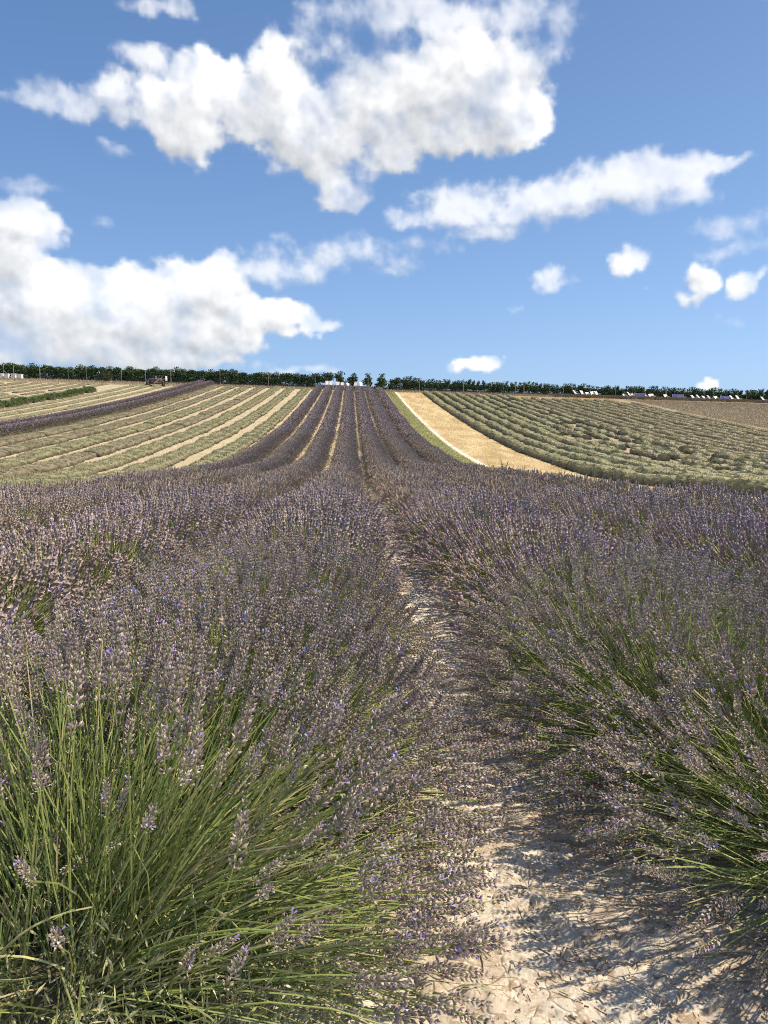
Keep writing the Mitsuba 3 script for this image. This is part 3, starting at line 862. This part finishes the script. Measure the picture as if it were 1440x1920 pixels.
# single old bushes left standing in the gappy rows
for j, (x, y, a, h, what) in enumerate(((18.2, 33.0, .75, .50, 'broad dark-based'), (19.6, 30.6, .55, .42, 'rounded'), (16.6, 29.0, .48, .36, 'small grey-brown'), (17.2, 25.6, .42, .34, 'small dark green'),
                                        (15.6, 38.5, .9, .48, 'long silvery'), (16.4, 41.2, .8, .46, 'silvery'), (14.6, 44.0, .55, .38, 'low'), (13.4, 40.0, .5, .36, 'compact'),
                                        (12.6, 46.5, .5, .36, 'grey'), (14.2, 51.0, .55, .38, 'thin'), (20.6, 36.5, .6, .4, 'pale'))):
    key = numbered('old_bush')
    rng = np.random.default_rng(500 + j)
    v, f, c = clump(rng, 900, a, a * 1.1, h, np.vstack([SAGE, TAN[:1]]), .12, .02, (.20, .20, .12)).arrays()
    R = slope_frame(x, y)
    scene[key] = Mesh().add(v @ R.T + [x, y, float(ground_z(x, y)) - .02], f, c).shape()
    tag(key, f'{what} old lavender bush standing alone in a gap of the right-hand rows', 'bush', 'single bushes in the gappy rows')


# ------------------------------------------------------------------ ground cover: straw, verge grass, dry field, crest margin (stuff)
def blades(name, seed, w, l, n, h, bw, table, lean=.35, lie=0.0):
    rng = np.random.default_rng(seed)
    p = np.stack([rng.uniform(-w / 2, w / 2, n), rng.uniform(-l / 2, l / 2, n), np.zeros(n)], 1)
    d = np.stack([rng.normal(0, lean, n), rng.normal(0, lean, n), np.ones(n)], 1)
    lay = rng.random(n) < lie
    d[lay, 2] = .12
    d[lay, :2] = rng.normal(0, 1, (lay.sum(), 2))
    base = np.array([[-.5, 0, 0], [.5, 0, 0], [0, 0, 1.0]])
    m = Mesh()
    m.scatter((base, np.array([[0, 1, 2]]), np.array([[.85] * 3, [.85] * 3, [1.1] * 3])), frames(d, rng.uniform(0, 6.28, n)), p, np.stack([bw * rng.uniform(.6, 1.4, n), np.ones(n), h * rng.uniform(.4, 1.3, n)], 1), pick(rng, table, n))
    scene[name] = {'type': 'shapegroup', 'shape': m.shape()}


for k in range(3):
    blades(f'straw_patch_{k}', 600 + k, 2.6, 2.0, 2600, .09, .009, STRAW, .5, .8)
    blades(f'grass_patch_{k}', 610 + k, .95, 2.0, 1500, .11, .014, GRASS, .5)
    blades(f'dry_patch_{k}', 620 + k, 6.0, 4.0, 4500, .18, .022, np.vstack([DRYGRASS, TAN]), .4)
    blades(f'margin_patch_{k}', 630 + k, 4.0, 3.2, 1500, .28, .035, DRYGRASS, .35)
for y in np.arange(16, 93, 2.0):
    field_piece('straw', 6.95, y, [f'straw_patch_{k}' for k in range(3)])
    field_piece('verge_grass', 4.65, y, [f'grass_patch_{k}' for k in range(3)])
for x in np.arange(36.6, 80, 6.0):
    for y in np.arange(36 if x < 45 else 56, 94, 4.0):
        field_piece('dry_grass', x, y, [f'dry_patch_{k}' for k in range(3)])
LINE = lambda x: 97.0 + .10 * x                        # the row of vines along the crest
for k in range(3):
    blades(f'under_patch_{k}', 640 + k, 4.2, .9, 900, .50, .05, np.vstack([DRYGRASS * .4, DRYGRASS * .55, [[.10, .12, .05]]]), .3)
for x in np.arange(-62, 82, 4.0):
    field_piece('undergrowth', x, LINE(x) + .25, [f'under_patch_{k}' for k in range(3)])
    field_piece('undergrowth', x + 1.7, LINE(x) + .9, [f'under_patch_{k}' for k in range(3)])
    field_piece('margin_grass', x, LINE(x) - 2.6, [f'margin_patch_{k}' for k in range(3)])
    if x < -16:
        field_piece('margin_grass', x, LINE(x) - 5.2, [f'margin_patch_{k}' for k in range(3)], (1, 1, .5))
tag('straw', 'cut straw lying on the golden stubble strip', 'straw', kind='stuff')
tag('verge_grass', 'short green grass on the verge beside the purple rows', 'grass', kind='stuff')
tag('dry_grass', 'dry brownish grass of the field on the far right', 'grass', kind='stuff')
tag('undergrowth', 'brown undergrowth between the stems of the vines', 'undergrowth', kind='stuff')
tag('margin_grass', 'dry brown grass along the foot of the vines', 'grass', kind='stuff')

# ------------------------------------------------------------------ the vines along the crest, their posts
VINE = np.array([[.07, .13, .05], [.10, .17, .065], [.05, .10, .04], [.13, .20, .08], [.075, .12, .06]])


def vine_mesh(rng, h, w, n, pointed):
    m = Mesh()
    k = rng.integers(9, 13)
    cz = rng.uniform(.32, .92, k) * h
    cw = w * (1 - pointed * np.clip((cz / h - .3) / .7, 0, 1)) * .55
    cx = rng.normal(0, 1, k) * cw * .55
    cy = rng.normal(0, .14, k)
    ci = rng.integers(0, k, n)
    d = norm(rng.normal(0, 1, (n, 3))) * rng.uniform(.3, 1, (n, 1)) ** .5
    p = np.stack([cx[ci], cy[ci], cz[ci]], 1) + d * np.stack([cw[ci] * .8, np.full(n, .26), np.full(n, h * .15)], 1)
    up = rng.random(n) < .08                           # shoots that stand out of the top
    p[up, 2] = h * rng.uniform(.85, 1.06, up.sum())
    p[up, 0] = rng.normal(0, w * .25 * (1 - pointed * .6), up.sum())
    p[:, 2] = np.maximum(p[:, 2], h * .26)
    leaf = np.array([[0, 0, 0], [.5, .1, .45], [0, 0, 1.0], [-.5, .1, .45]])
    s = rng.uniform(.10, .17, n)
    m.scatter((leaf, np.array([[0, 1, 2], [0, 2, 3]]), np.ones((4, 3))), frames(rng.normal(0, 1, (n, 3)), rng.uniform(0, 6.28, n)), p, s, pick(rng, VINE, n))
    return m


def vine_trunk(rng, h):
    m = Mesh()
    p = np.array([0, 0, -.05])
    for k in range(5):
        q = p + [rng.normal(0, .02), rng.normal(0, .02), h * .16]
        v, f = bar(p, q, .03 - .004 * k, 6, .026 - .004 * k)
        m.add(v, f, np.array([.20, .16, .11]) * rng.uniform(.8, 1.2))
        p = q
    for k in range(3):
        a = rng.uniform(0, 6.28)
        v, f = bar([0, 0, h * (.35 + .1 * k)], [math.cos(a) * .22, math.sin(a) * .12, h * (.55 + .12 * k)], .011, 4, .005)
        m.add(v, f, (.16, .13, .09))
    return m


for k in range(8):
    rng = np.random.default_rng(700 + k)
    pointed = [.15, .5, .75, .3, .1, .6, .85, .4][k]
    scene[f'vine_kind_{k}'] = {'type': 'shapegroup', 'trunk': vine_trunk(rng, 1.45).shape(), 'crown': vine_mesh(rng, [1.4, 1.5, 1.55, 1.35, 1.4, 1.5, 1.5, 1.3][k], [.95, .85, .8, 1.0, 1.05, .8, .7, 1.0][k], 700, pointed).shape()}


def at_px(px, off=0.0):
    """Where the sight line of the photograph's column px meets the crest line, in metres."""
    k = math.tan(math.atan((px - 720) / 1442 / 1.0137) + YAW)
    y0 = 97.0 + off
    x = k * y0 / (1 - .10 * k)
    return x, LINE(x) + off


def vine(x, y, kind, s, label, group='vines along the crest'):
    key = numbered('vine')
    R = np.diag([s * RNG.uniform(.9, 1.1), s, s * RNG.uniform(.92, 1.08)])
    c = RNG.choice([-1, 1])
    scene[key] = {'type': 'instance', 'to_world': T4(R * [[c, 1, 1]] * np.array([[1, 1, 1], [1, c, 1], [1, 1, 1]]), [x, y, float(ground_z(x, y))]), 'group': {'type': 'ref', 'id': f'vine_kind_{kind}'}}
    tag(key, label, 'vine', group)


px = 2.0 - 60
while px < 1500:
    gapzone = 604 < px < 760
    if not gapzone:
        x, y = at_px(px)
        left = px < 604
        kind = RNG.choice([0, 3, 4, 1, 7]) if left else RNG.choice([0, 1, 2, 5, 6, 2, 5])
        s = 1.10 if left else np.interp(px, [760, 1100, 1440], [1.0, .98, 1.12])
        vine(x, y + RNG.normal(0, .15), kind, s * RNG.uniform(.93, 1.07), 'dark green vine of the unbroken row along the crest, left of the gaps' if left else 'dark green vine of the row along the crest, right of the gaps')
    px += RNG.uniform(6.5, 9.5) if px < 604 else RNG.uniform(6.8, 9.5)
for j, (px, kind, s, what) in enumerate(((613, 4, 1.12, 'round vine just left of the white chairs on the crest'), (639, 1, 1.1, 'broad vine standing alone between the gaps above the middle rows'), (664, 5, 1.1, 'pointed vine standing alone above the central path gap'),
                                        (689, 2, 1.08, 'slim vine standing alone right of the white chairs'), (711, 7, .85, 'low vine at the left foot of a taller one'), (717, 2, 1.05, 'tall vine with a bushy foot right of the gaps'), (737, 7, .8, 'low ragged vine beside a round one'),
                                        (744, 0, 1.02, 'round vine on the crest above the straw strip'), (762, 1, .95, 'vine closing the right end of the gaps'))):
    x, y = at_px(px)
    vine(x, y, kind, s * 1.16, what, 'vines among the gaps')

POSTS = ((25, 1.6), (75, 1.75), (128, 1.5), (162, 1.8), (227, 1.65), (272, 1.5), (320, 1.6), (413, 1.7), (503, 1.7), (592, 1.55), (648, 1.3), (690, 1.65), (787, 1.75), (869, 1.8), (967, 1.75), (983, 1.7), (1057, 1.7), (1155, 1.75), (1250, 1.6), (1339, 1.9), (1402, 1.6), (1433, 1.9))
POST_NAME = NUM + ['twenty-first', 'twenty-second', 'twenty-third']
for j, (px, h) in enumerate(POSTS):
    x, y = at_px(px, -.55)
    key = numbered('post')
    z = float(ground_z(x, y))
    m = Mesh()
    lean = RNG.normal(0, .03)
    v, f = bar([x, y, z - .2], [x + lean, y, z + h], .05, 7, .043)
    m.add(v, f, np.array([.36, .32, .25]) * RNG.uniform(.85, 1.15))
    scene[key] = m.shape('paint')
    tag(key, f'weathered grey wooden post in front of the vines, {POST_NAME[j + 1]} from the left', 'post', 'posts along the vines')
# end post with its raking strut, far left
x, y = at_px(7, -.6)
z = float(ground_z(x, y))
key = numbered('post')
v, f = bar([x, y, z - .2], [x, y, z + 1.7], .055, 7)
scene[f'{key}__upright'] = Mesh().add(v, f, (.36, .32, .25)).shape('paint')
v, f = bar([x + .03, y, z + .95], [x + 1.0, y - .1, z + .02], .04, 6)
scene[f'{key}__strut'] = Mesh().add(v, f, (.40, .36, .28)).shape('paint')
tag(key, 'wooden end post with a raking strut above the white hives', 'post')


# ------------------------------------------------------------------ things along the crest
def placed_parts(key, parts, x, y, turn, bsdf='paint', lift=0.0):
    c, s = math.cos(turn), math.sin(turn)
    R = np.array([[c, -s, 0], [s, c, 0], [0, 0, 1]])
    o = np.array([x, y, float(ground_z(x, y)) + lift])
    used = {}
    for name, v, f, col in parts:
        k = used.get(name, 0)
        used[name] = k + 1
        nm = name if k == 0 else f'{name}_{k:03d}'
        if '/' in nm:
            nm = nm.replace('/', '__')
        scene[f'{key}__{nm}'] = Mesh().add(np.asarray(v) @ R.T + o, f, col).shape(bsdf)


def deck_chair_parts(w=.56, tall=1.0):
    wood = (.50, .38, .24)
    P = []
    for sx in (-1, 1):
        P.append(('frame', *bar([sx * w / 2, -.42, .02], [sx * w / 2, .40, .95 * tall], .018, 5), wood))
    for sx in (-1, 1):
        P.append(('leg', *bar([sx * (w / 2 - .035), .42, .02], [sx * (w / 2 - .035), -.42, .40], .016, 5), wood))
    for z, y in ((.95 * tall, .40), (.40, -.42)):
        P.append(('rail', *bar([-w / 2 - .02, y, z], [w / 2 + .02, y, z], .016, 5), wood))
    P.append(('stretcher', *bar([-w / 2, -.30, .13], [w / 2, -.30, .13], .013, 5), wood))
    # the sling hangs in a curve from the top rail to the front rail
    t = np.linspace(0, 1, 9)
    yy = .385 * (1 - t) - .43 * t
    zz = .935 * tall * (1 - t) + .41 * t - .30 * np.sin(np.pi * t) ** 1.2 * (1 - .3 * (1 - t))
    top = np.concatenate([[[x_, a, b] for x_ in (-w / 2 + .02, w / 2 - .02)] for a, b in zip(yy, zz)])
    low = top + [0, .004, -.006]
    v = np.vstack([top, low])
    i = np.arange(0, 16, 2)
    f = np.vstack([np.stack([i, i + 1, i + 3, i + 2], 1), np.stack([i + 18, i + 20, i + 21, i + 19], 1)])
    P.append(('sling', v, f, (.76, .75, .75)))
    return P


CHAIRS = [  # pixel of the azimuth, offset in front of the vines, turn, size
    (1081, -1.0, .85, .95), (1094, -1.0, .5, .92), (1103.5, -1.3, .15, .72), (1112.5, -1.0, .15, .9), (1121, -1.0, .45, .9),
    (1173.5, -1.0, .2, .7), (1183, -2.2, .8, .95), (1189, -1.0, .3, .85), (1201, -.8, .1, .72), (1212, -1.0, .3, .85), (1222.5, -1.9, .1, .75), (1226, -1.0, .2, .82),
    (1251, -1.0, .1, .8), (1281.5, -1.2, .3, .8), (1303, -1.6, .5, .8), (1313.5, -1.6, .7, .9), (1324, -1.6, .5, .75), (1333.5, -1.6, .7, .85),
    (1346, -1.6, .1, .8), (1376, -1.7, .55, .95), (1387.5, -1.7, .45, .98), (1435, -1.9, .6, .9)]
for j, (px, off, turn, s) in enumerate(CHAIRS):
    x, y = at_px(px, off)
    key = numbered('deck_chair')
    placed_parts(key, deck_chair_parts(.5, s * .88), x, y, turn, lift=.10)
    tag(key, f'white deck chair on the right of the crest, {(NUM + ["twenty-first", "twenty-second"])[j]} from the left there', 'deck chair', 'white deck chairs right of the straw strip')
for j, (px, turn, s) in enumerate(((613.5, .1, 1.0), (621, .1, 1.0), (633.5, .05, .92), (642, .05, .88), (654, .5, .8), (666.5, -.15, .95), (678, .35, 1.0))):
    x, y = at_px(px, -2.2)
    key = numbered('deck_chair')
    placed_parts(key, deck_chair_parts(.40, s * .95), x, y, turn, lift=.12)
    tag(key, f'white deck chair above the purple rows, {NUM[j]} from the left of seven', 'deck chair', 'white deck chairs above the purple rows')


def banner_parts(w, h, lettering):
    P = []
    for sx in (-1, 1):
        P.append(('post', *box(sx * (w / 2 + .03), 0, h / 2 + .1, .06, .06, h + .22, .008), (.80, .79, .80)))
    P.append(('panel', *box(0, 0, h / 2 + .16, w, .02, h, .004), (.42, .36, .64)))
    P.append(('hem', *box(0, -.013, h + .13, w - .01, .012, .05), (.50, .44, .70)))
    if lettering:
        rng = np.random.default_rng(lettering)
        m = Mesh()
        xs = np.linspace(-.08 * w, w * .46, 9)
        for q in range(8):
            v, f = bar([xs[q], -.016, h * .35 + .16 + rng.uniform(-.03, .02)], [xs[q + 1] - .02, -.016, h * .62 + .16 + rng.uniform(-.08, .06)], .028, 4)
            m.add(v, f, 1)
        v, f, c = m.arrays()
        P.append(('lettering', v, f, (.82, .80, .84)))
    return P


for j, (px, w, what, let) in enumerate(((1201.5, 1.35, 'plain purple banner among white deck chairs, left of three', 0), (1273, 1.42, 'purple banner with blurred white lettering, middle of three', 5), (1361, 1.15, 'purple banner between white deck chairs, right of three', 9))):
    x, y = at_px(px, -2.0)
    key = numbered('purple_banner')
    placed_parts(key, banner_parts(w, .46, let), x, y, .05, lift=.16)
    tag(key, what, 'banner', 'purple banners on the crest')
# dark lavender in front of the chairs on the right
for j, off in enumerate((-3.6, -2.6)):
    key = numbered('dark_lavender_row')
    x = 26.5 + j
    while x < 78:
        y = LINE(x) + off
        pieces += 1
        R = slope_frame(x, y, math.pi / 2 - .1)
        scene[f'{key}__{pieces:04d}'] = {'type': 'instance', 'to_world': T4(R * np.array([.8, 1.02, .72]), [x, y, float(ground_z(x, y)) - .03]), 'group': {'type': 'ref', 'id': f'row_end_{RNG.integers(0, 4)}'}}
        x += 2.35
    tag(key, f'dark lavender row along the crest in front of the deck chairs, {"front" if j == 0 else "back"} one', 'lavender row')

# white hives on the far left
for j, (px, off, h) in enumerate(((1.5, -1.6, .62), (13, -1.6, .58), (25.5, -1.4, .62), (37.5, -1.8, .60))):
    x, y = at_px(px, off)
    key = numbered('hive')
    P = [('stand', *box(0, 0, .05, .44, .44, .10, .005), (.25, .2, .15)), ('brood_box', *box(0, 0, .10 + h * .28, .48, .48, h * .52, .006), (.82, .81, .78)),
         ('super', *box(0, 0, .10 + h * .66, .465, .465, h * .24, .006), (.80, .79, .76)), ('roof', *box(0, 0, .10 + h * .84, .52, .52, h * .12, .01), (.72, .73, .74))]
    placed_parts(key, P, x, y, RNG.normal(0, .15))
    tag(key, f'white beehive box at the far left under the vines, {NUM[j]} from the left', 'beehive', 'white hives at the far left')

# the bush in front of the vines, far left
rng = np.random.default_rng(77)
x, y = at_px(198, -2.4)
o = np.array([x, y, float(ground_z(x, y))])
n = 1500
d = norm(rng.normal(0, 1, (n, 3))) * rng.uniform(.45, 1, (n, 1)) ** .5
lob = np.array([[0, 0, .95, .62, .5], [-.4, .1, .75, .42, .42], [.42, 0, .8, .42, .42], [.1, -.2, .55, .5, .35], [-.1, 0, 1.3, .36, .28]])
ci = rng.integers(0, 5, n)
p = lob[ci, :3] + d * lob[ci, 3:4] * [1, 1, .8]
leaf = np.array([[0, 0, 0], [.5, .1, .45], [0, 0, 1.0], [-.5, .1, .45]])
m = Mesh().scatter((leaf, np.array([[0, 1, 2], [0, 2, 3]]), np.ones((4, 3))), frames(rng.normal(0, 1, (n, 3)), rng.uniform(0, 6.28, n)), p + o, rng.uniform(.06, .12, n), pick(rng, np.array([[.075, .09, .035], [.10, .11, .045], [.055, .07, .03]]), n))
scene['round_bush__crown'] = m.shape()
m = Mesh()
for k in range(4):
    v, f = bar(o + [0, 0, -.05], o + [rng.normal(0, .25), rng.normal(0, .1), .7], .035, 5, .015)
    m.add(v, f, (.16, .12, .08))
scene['round_bush__trunk'] = m.shape()
tag('round_bush', 'round olive-green bush standing in front of the vines on the far left', 'bush')

# rusty farm machine parked at the top of the left field
rust, dark, pale, red = (.20, .11, .075), (.055, .05, .05), (.66, .62, .58), (.24, .07, .05)


def tyre(cx, cy, r, w):
    a = np.linspace(0, 2 * np.pi, 25)[:-1]
    prof = np.array([[r * .62, -w / 2], [r * .92, -w / 2], [r, -w * .3], [r, w * .3], [r * .92, w / 2], [r * .62, w / 2]])
    v = np.array([[cx + q[1], cy + q[0] * math.cos(t), r + q[0] * math.sin(t)] for t in a for q in prof])
    f = [[i * 6 + k, ((i + 1) % 24) * 6 + k, ((i + 1) % 24) * 6 + (k + 1) % 6, i * 6 + (k + 1) % 6] for i in range(24) for k in range(6)]
    return v, np.array(f)


P = [('frame', *box(0, -.35, .34, 2.1, .09, .10, .01), rust), ('frame', *box(0, .35, .34, 2.1, .09, .10, .01), rust)]
for sx in (-.9, -.3, .3, .9):
    P.append(('cross_beam', *box(sx, 0, .34, .08, .68, .09, .01), rust))
for sx in (-.95, .78):
    P.append(('wheel__tyre', *tyre(sx, -.42, .31, .22), dark))
    P.append(('wheel__rim', *bar([sx - .08, -.42, .31], [sx + .08, -.42, .31], .19, 12), rust))
P.append(('hopper', *box(-.15, .05, .72, 1.15, .55, .42, .06), (.13, .12, .12)))
P.append(('engine_cover', *box(-.75, .1, .66, .42, .5, .5, .05), (.10, .095, .10)))
P.append(('drawbar', *bar([-.95, -.1, .34], [-1.35, -.35, .18], .05, 6), rust))
P.append(('diagonal_bar', *bar([-.25, -.47, .30], [.35, -.47, .80], .05, 6), pale))
P.append(('lever', *bar([-.05, -.3, .8], [-.07, -.3, 1.12], .035, 6), pale))
P.append(('end_guard', *box(1.02, -.1, .88, .05, .55, .5, .01), (.70, .69, .66)))
P.append(('guard_stay', *bar([.62, -.3, .72], [1.0, -.3, .86], .045, 5), (.45, .34, .28)))
P.append(('reel_shaft', *bar([-.6, -.44, .48], [.75, -.44, .48], .04, 8), red))
for k in range(9):
    a = k * 1.3
    P.append(('reel_tine', *bar([-.55 + k * .15, -.44, .48], [-.55 + k * .15, -.44 + .2 * math.cos(a), .48 + .2 * math.sin(a)], .016, 4), rust))
for k in range(4):
    P.append(('rail_post', *bar([-.6 + k * .32, .2, .9], [-.6 + k * .32, .22, 1.18], .018, 5), (.16, .15, .15)))
P.append(('top_rail', *bar([-.65, .21, 1.17], [.42, .21, 1.17], .02, 5), (.16, .15, .15)))
x, y = at_px(295, -7.5)
placed_parts('farm_machine', P, x, y, -.12)
tag('farm_machine', 'rusty dark farm implement with pale diagonal bar at the top of the left field', 'farm machine')


# ------------------------------------------------------------------ dry weeds at the end of the straw strip
def weed_plant(rng, h, n):
    m = Mesh()
    for k in range(n):
        a = rng.uniform(0, 6.28)
        tip = np.array([math.cos(a) * h * rng.uniform(.1, .45), math.sin(a) * h * rng.uniform(.1, .45), h * rng.uniform(.55, 1.0)])
        v, f = bar([0, 0, 0], tip, .006, 4, .003)
        m.add(v, f, (.24, .16, .08))
        for q in range(10):
            t = rng.uniform(.45, 1.0)
            v, f, c = leaves(rng, (tip * t)[None], (tip + rng.normal(0, .25, 3))[None], np.array([.07]), np.array([.022]), np.array([[.26, .17, .08], [.35, .24, .11], [.18, .12, .06]]))
            m.add(v, f, c)
    return m


for j, (x, y, h, n, what) in enumerate(((5.2, 26.2, .62, 9, 'largest clump of dry brown weeds at the bottom of the straw strip'), (5.75, 25.6, .45, 4, 'small dry brown weed right of the largest clump'), (5.2, 28.5, .4, 3, 'thin dry weed on the chalk track'))):
    key = numbered('dry_weed')
    v, f, c = weed_plant(np.random.default_rng(800 + j), h, n).arrays()
    scene[key] = Mesh().add(v + [x, y, float(ground_z(x, y))], f, c).shape()
    tag(key, what, 'dry weed')

# ------------------------------------------------------------------ litter, straws and stalks in the foreground
rng = np.random.default_rng(55)
n = 6500
x = rng.normal(PATH_X, .34, n)
y = rng.uniform(.7, 6, n) ** 1.0
z = path_z(x, y)
m = Mesh()
base = np.array([[-.5, 0, 0], [.5, 0, 0], [.4, 0, 1.0], [-.4, .3, 1.0]])
d = np.stack([rng.normal(0, 1, n), rng.normal(0, 1, n), rng.normal(.02, .1, n)], 1)
m.scatter((base, np.array([[0, 1, 2], [0, 2, 3]]), np.ones((4, 3))), frames(d, rng.uniform(0, 6.28, n)), np.stack([x, y, z + .003], 1), np.stack([rng.uniform(.0012, .004, n), np.full(n, .003), rng.uniform(.006, .022, n) * np.where(rng.random(n) < .12, 3, 1)], 1),
          pick(rng, np.array([[.30, .22, .14], [.45, .36, .22], [.20, .15, .13], [.52, .45, .30]]), n))
n = 260
x, y = rng.normal(PATH_X, .3, n), .75 + 4 * rng.random(n) ** 1.5
a_ = rng.uniform(0, 6.28, n)
L_ = rng.uniform(.02, .07, n)
e_ = np.stack([np.cos(a_) * L_, np.sin(a_) * L_ * .6, np.zeros(n)], 1)
q0 = np.stack([x, y, path_z(x, y) + .003], 1)
m.add(*(lambda w: (w[0], w[1], np.repeat(pick(rng, np.array([[.66, .58, .42], [.50, .42, .28], [.34, .27, .20]]), n), 16, 0)))(stems(rng, q0 - e_, q0 + rng.normal(0, .008, (n, 3)) * [1, 1, .3] + [0, 0, .004], q0 + e_ + [0, 0, .003], 3, rng.uniform(.0007, .0013, n), 4)))
n = 5200
x, y = rng.normal(PATH_X, .3, n), .7 + 5.3 * rng.random(n) ** 1.6
import trimesh
stone = trimesh.creation.icosphere(subdivisions=1)
stone.vertices *= rng.uniform(.7, 1.2, (len(stone.vertices), 1))
m.scatter((np.array(stone.vertices), np.array(stone.faces), np.ones((len(stone.vertices), 3))), frames(rng.normal(0, 1, (n, 3)), rng.uniform(0, 6.28, n)), np.stack([x, y, path_z(x, y)], 1),
          np.stack([rng.uniform(.6, 1.6, n), rng.uniform(.6, 1.3, n), rng.uniform(.4, 1.0, n)], 1) * rng.gamma(2.0, .0010, (n, 1)).clip(.0008, .0055), pick(rng, np.array([[.66, .60, .47], [.54, .46, .34], [.72, .68, .57], [.42, .34, .25]]), n))
scene['path_litter'] = m.shape()
tag('path_litter', 'crumbs of soil, fallen florets and bits of straw on the path', 'litter', kind='stuff')


def blade_curve(points, r, col, key, label, cat, seg=10, flat=False):
    p = [np.asarray(q, float)[None] for q in points]
    v, f, _ = stems(np.random.default_rng(1), p[0], p[1], p[2], seg, np.array([r]), 4)
    m = Mesh().add(v, f, col)
    key = numbered(key)
    scene[key] = m.shape()
    tag(key, label, cat)
    return key


blade_curve(([-.27, 1.22, .24], [-.235, 1.12, .16], [-.225, 1.08, .0]), .0013, (.50, .50, .22), 'grass_stalk', 'pale yellow-green stalk running straight down in front of the bottom left bush', 'grass stalk')
blade_curve(([-.60, 1.12, .06], [-.58, 1.05, .30], [-.43, 1.08, .20]), .0026, (.48, .47, .20), 'grass_stalk', 'pale arching grass leaf at the bottom left corner', 'grass stalk')
blade_curve(([-.60, 1.15, .05], [-.56, 1.10, .26], [-.40, 1.12, .27]), .0022, (.46, .45, .22), 'grass_stalk', 'second pale grass leaf curling over at the bottom left', 'grass stalk')
blade_curve(([-.26, 1.2, .22], [-.16, 1.15, .24], [-.10, 1.12, .04]), .0014, (.42, .44, .20), 'grass_stalk', 'thin bent stalk hanging right of the straight pale one', 'grass stalk')
p = [np.array([q], float) for q in ([-.44, 1.32, .10], [-.33, 1.25, .30], [-.285, 1.215, .42])]
v, f, _ = stems(np.random.default_rng(1), *p, 6, np.array([.0015]), 4)
scene['bleached_spike__stem'] = Mesh().add(v, f, (.42, .42, .22)).shape()
v, f, c = spike_full(np.random.default_rng(4), .04, 0)
v = v @ frames(np.array([[.75, .1, .55]]), np.zeros(1))[0].T * 1.1 + [-.285, 1.215, .42]
scene['bleached_spike__flower_spike'] = Mesh().add(v, f, c.mean(1, keepdims=True) * [2.1, 1.9, 1.45]).shape()
tag('bleached_spike', 'single dried-out cream flower spike among the green stems of the bottom left bush', 'flower spike')
z = float(path_z(.23, 1.62)[0])
blade_curve(([.20, 1.60, z + .01], [.27, 1.62, z + .012], [.30, 1.70, z + .05]), .0014, (.60, .54, .40), 'dry_straw', 'pale dry straw lying on the shaded path', 'straw')

out = {k: v for k, v in scene.items()}
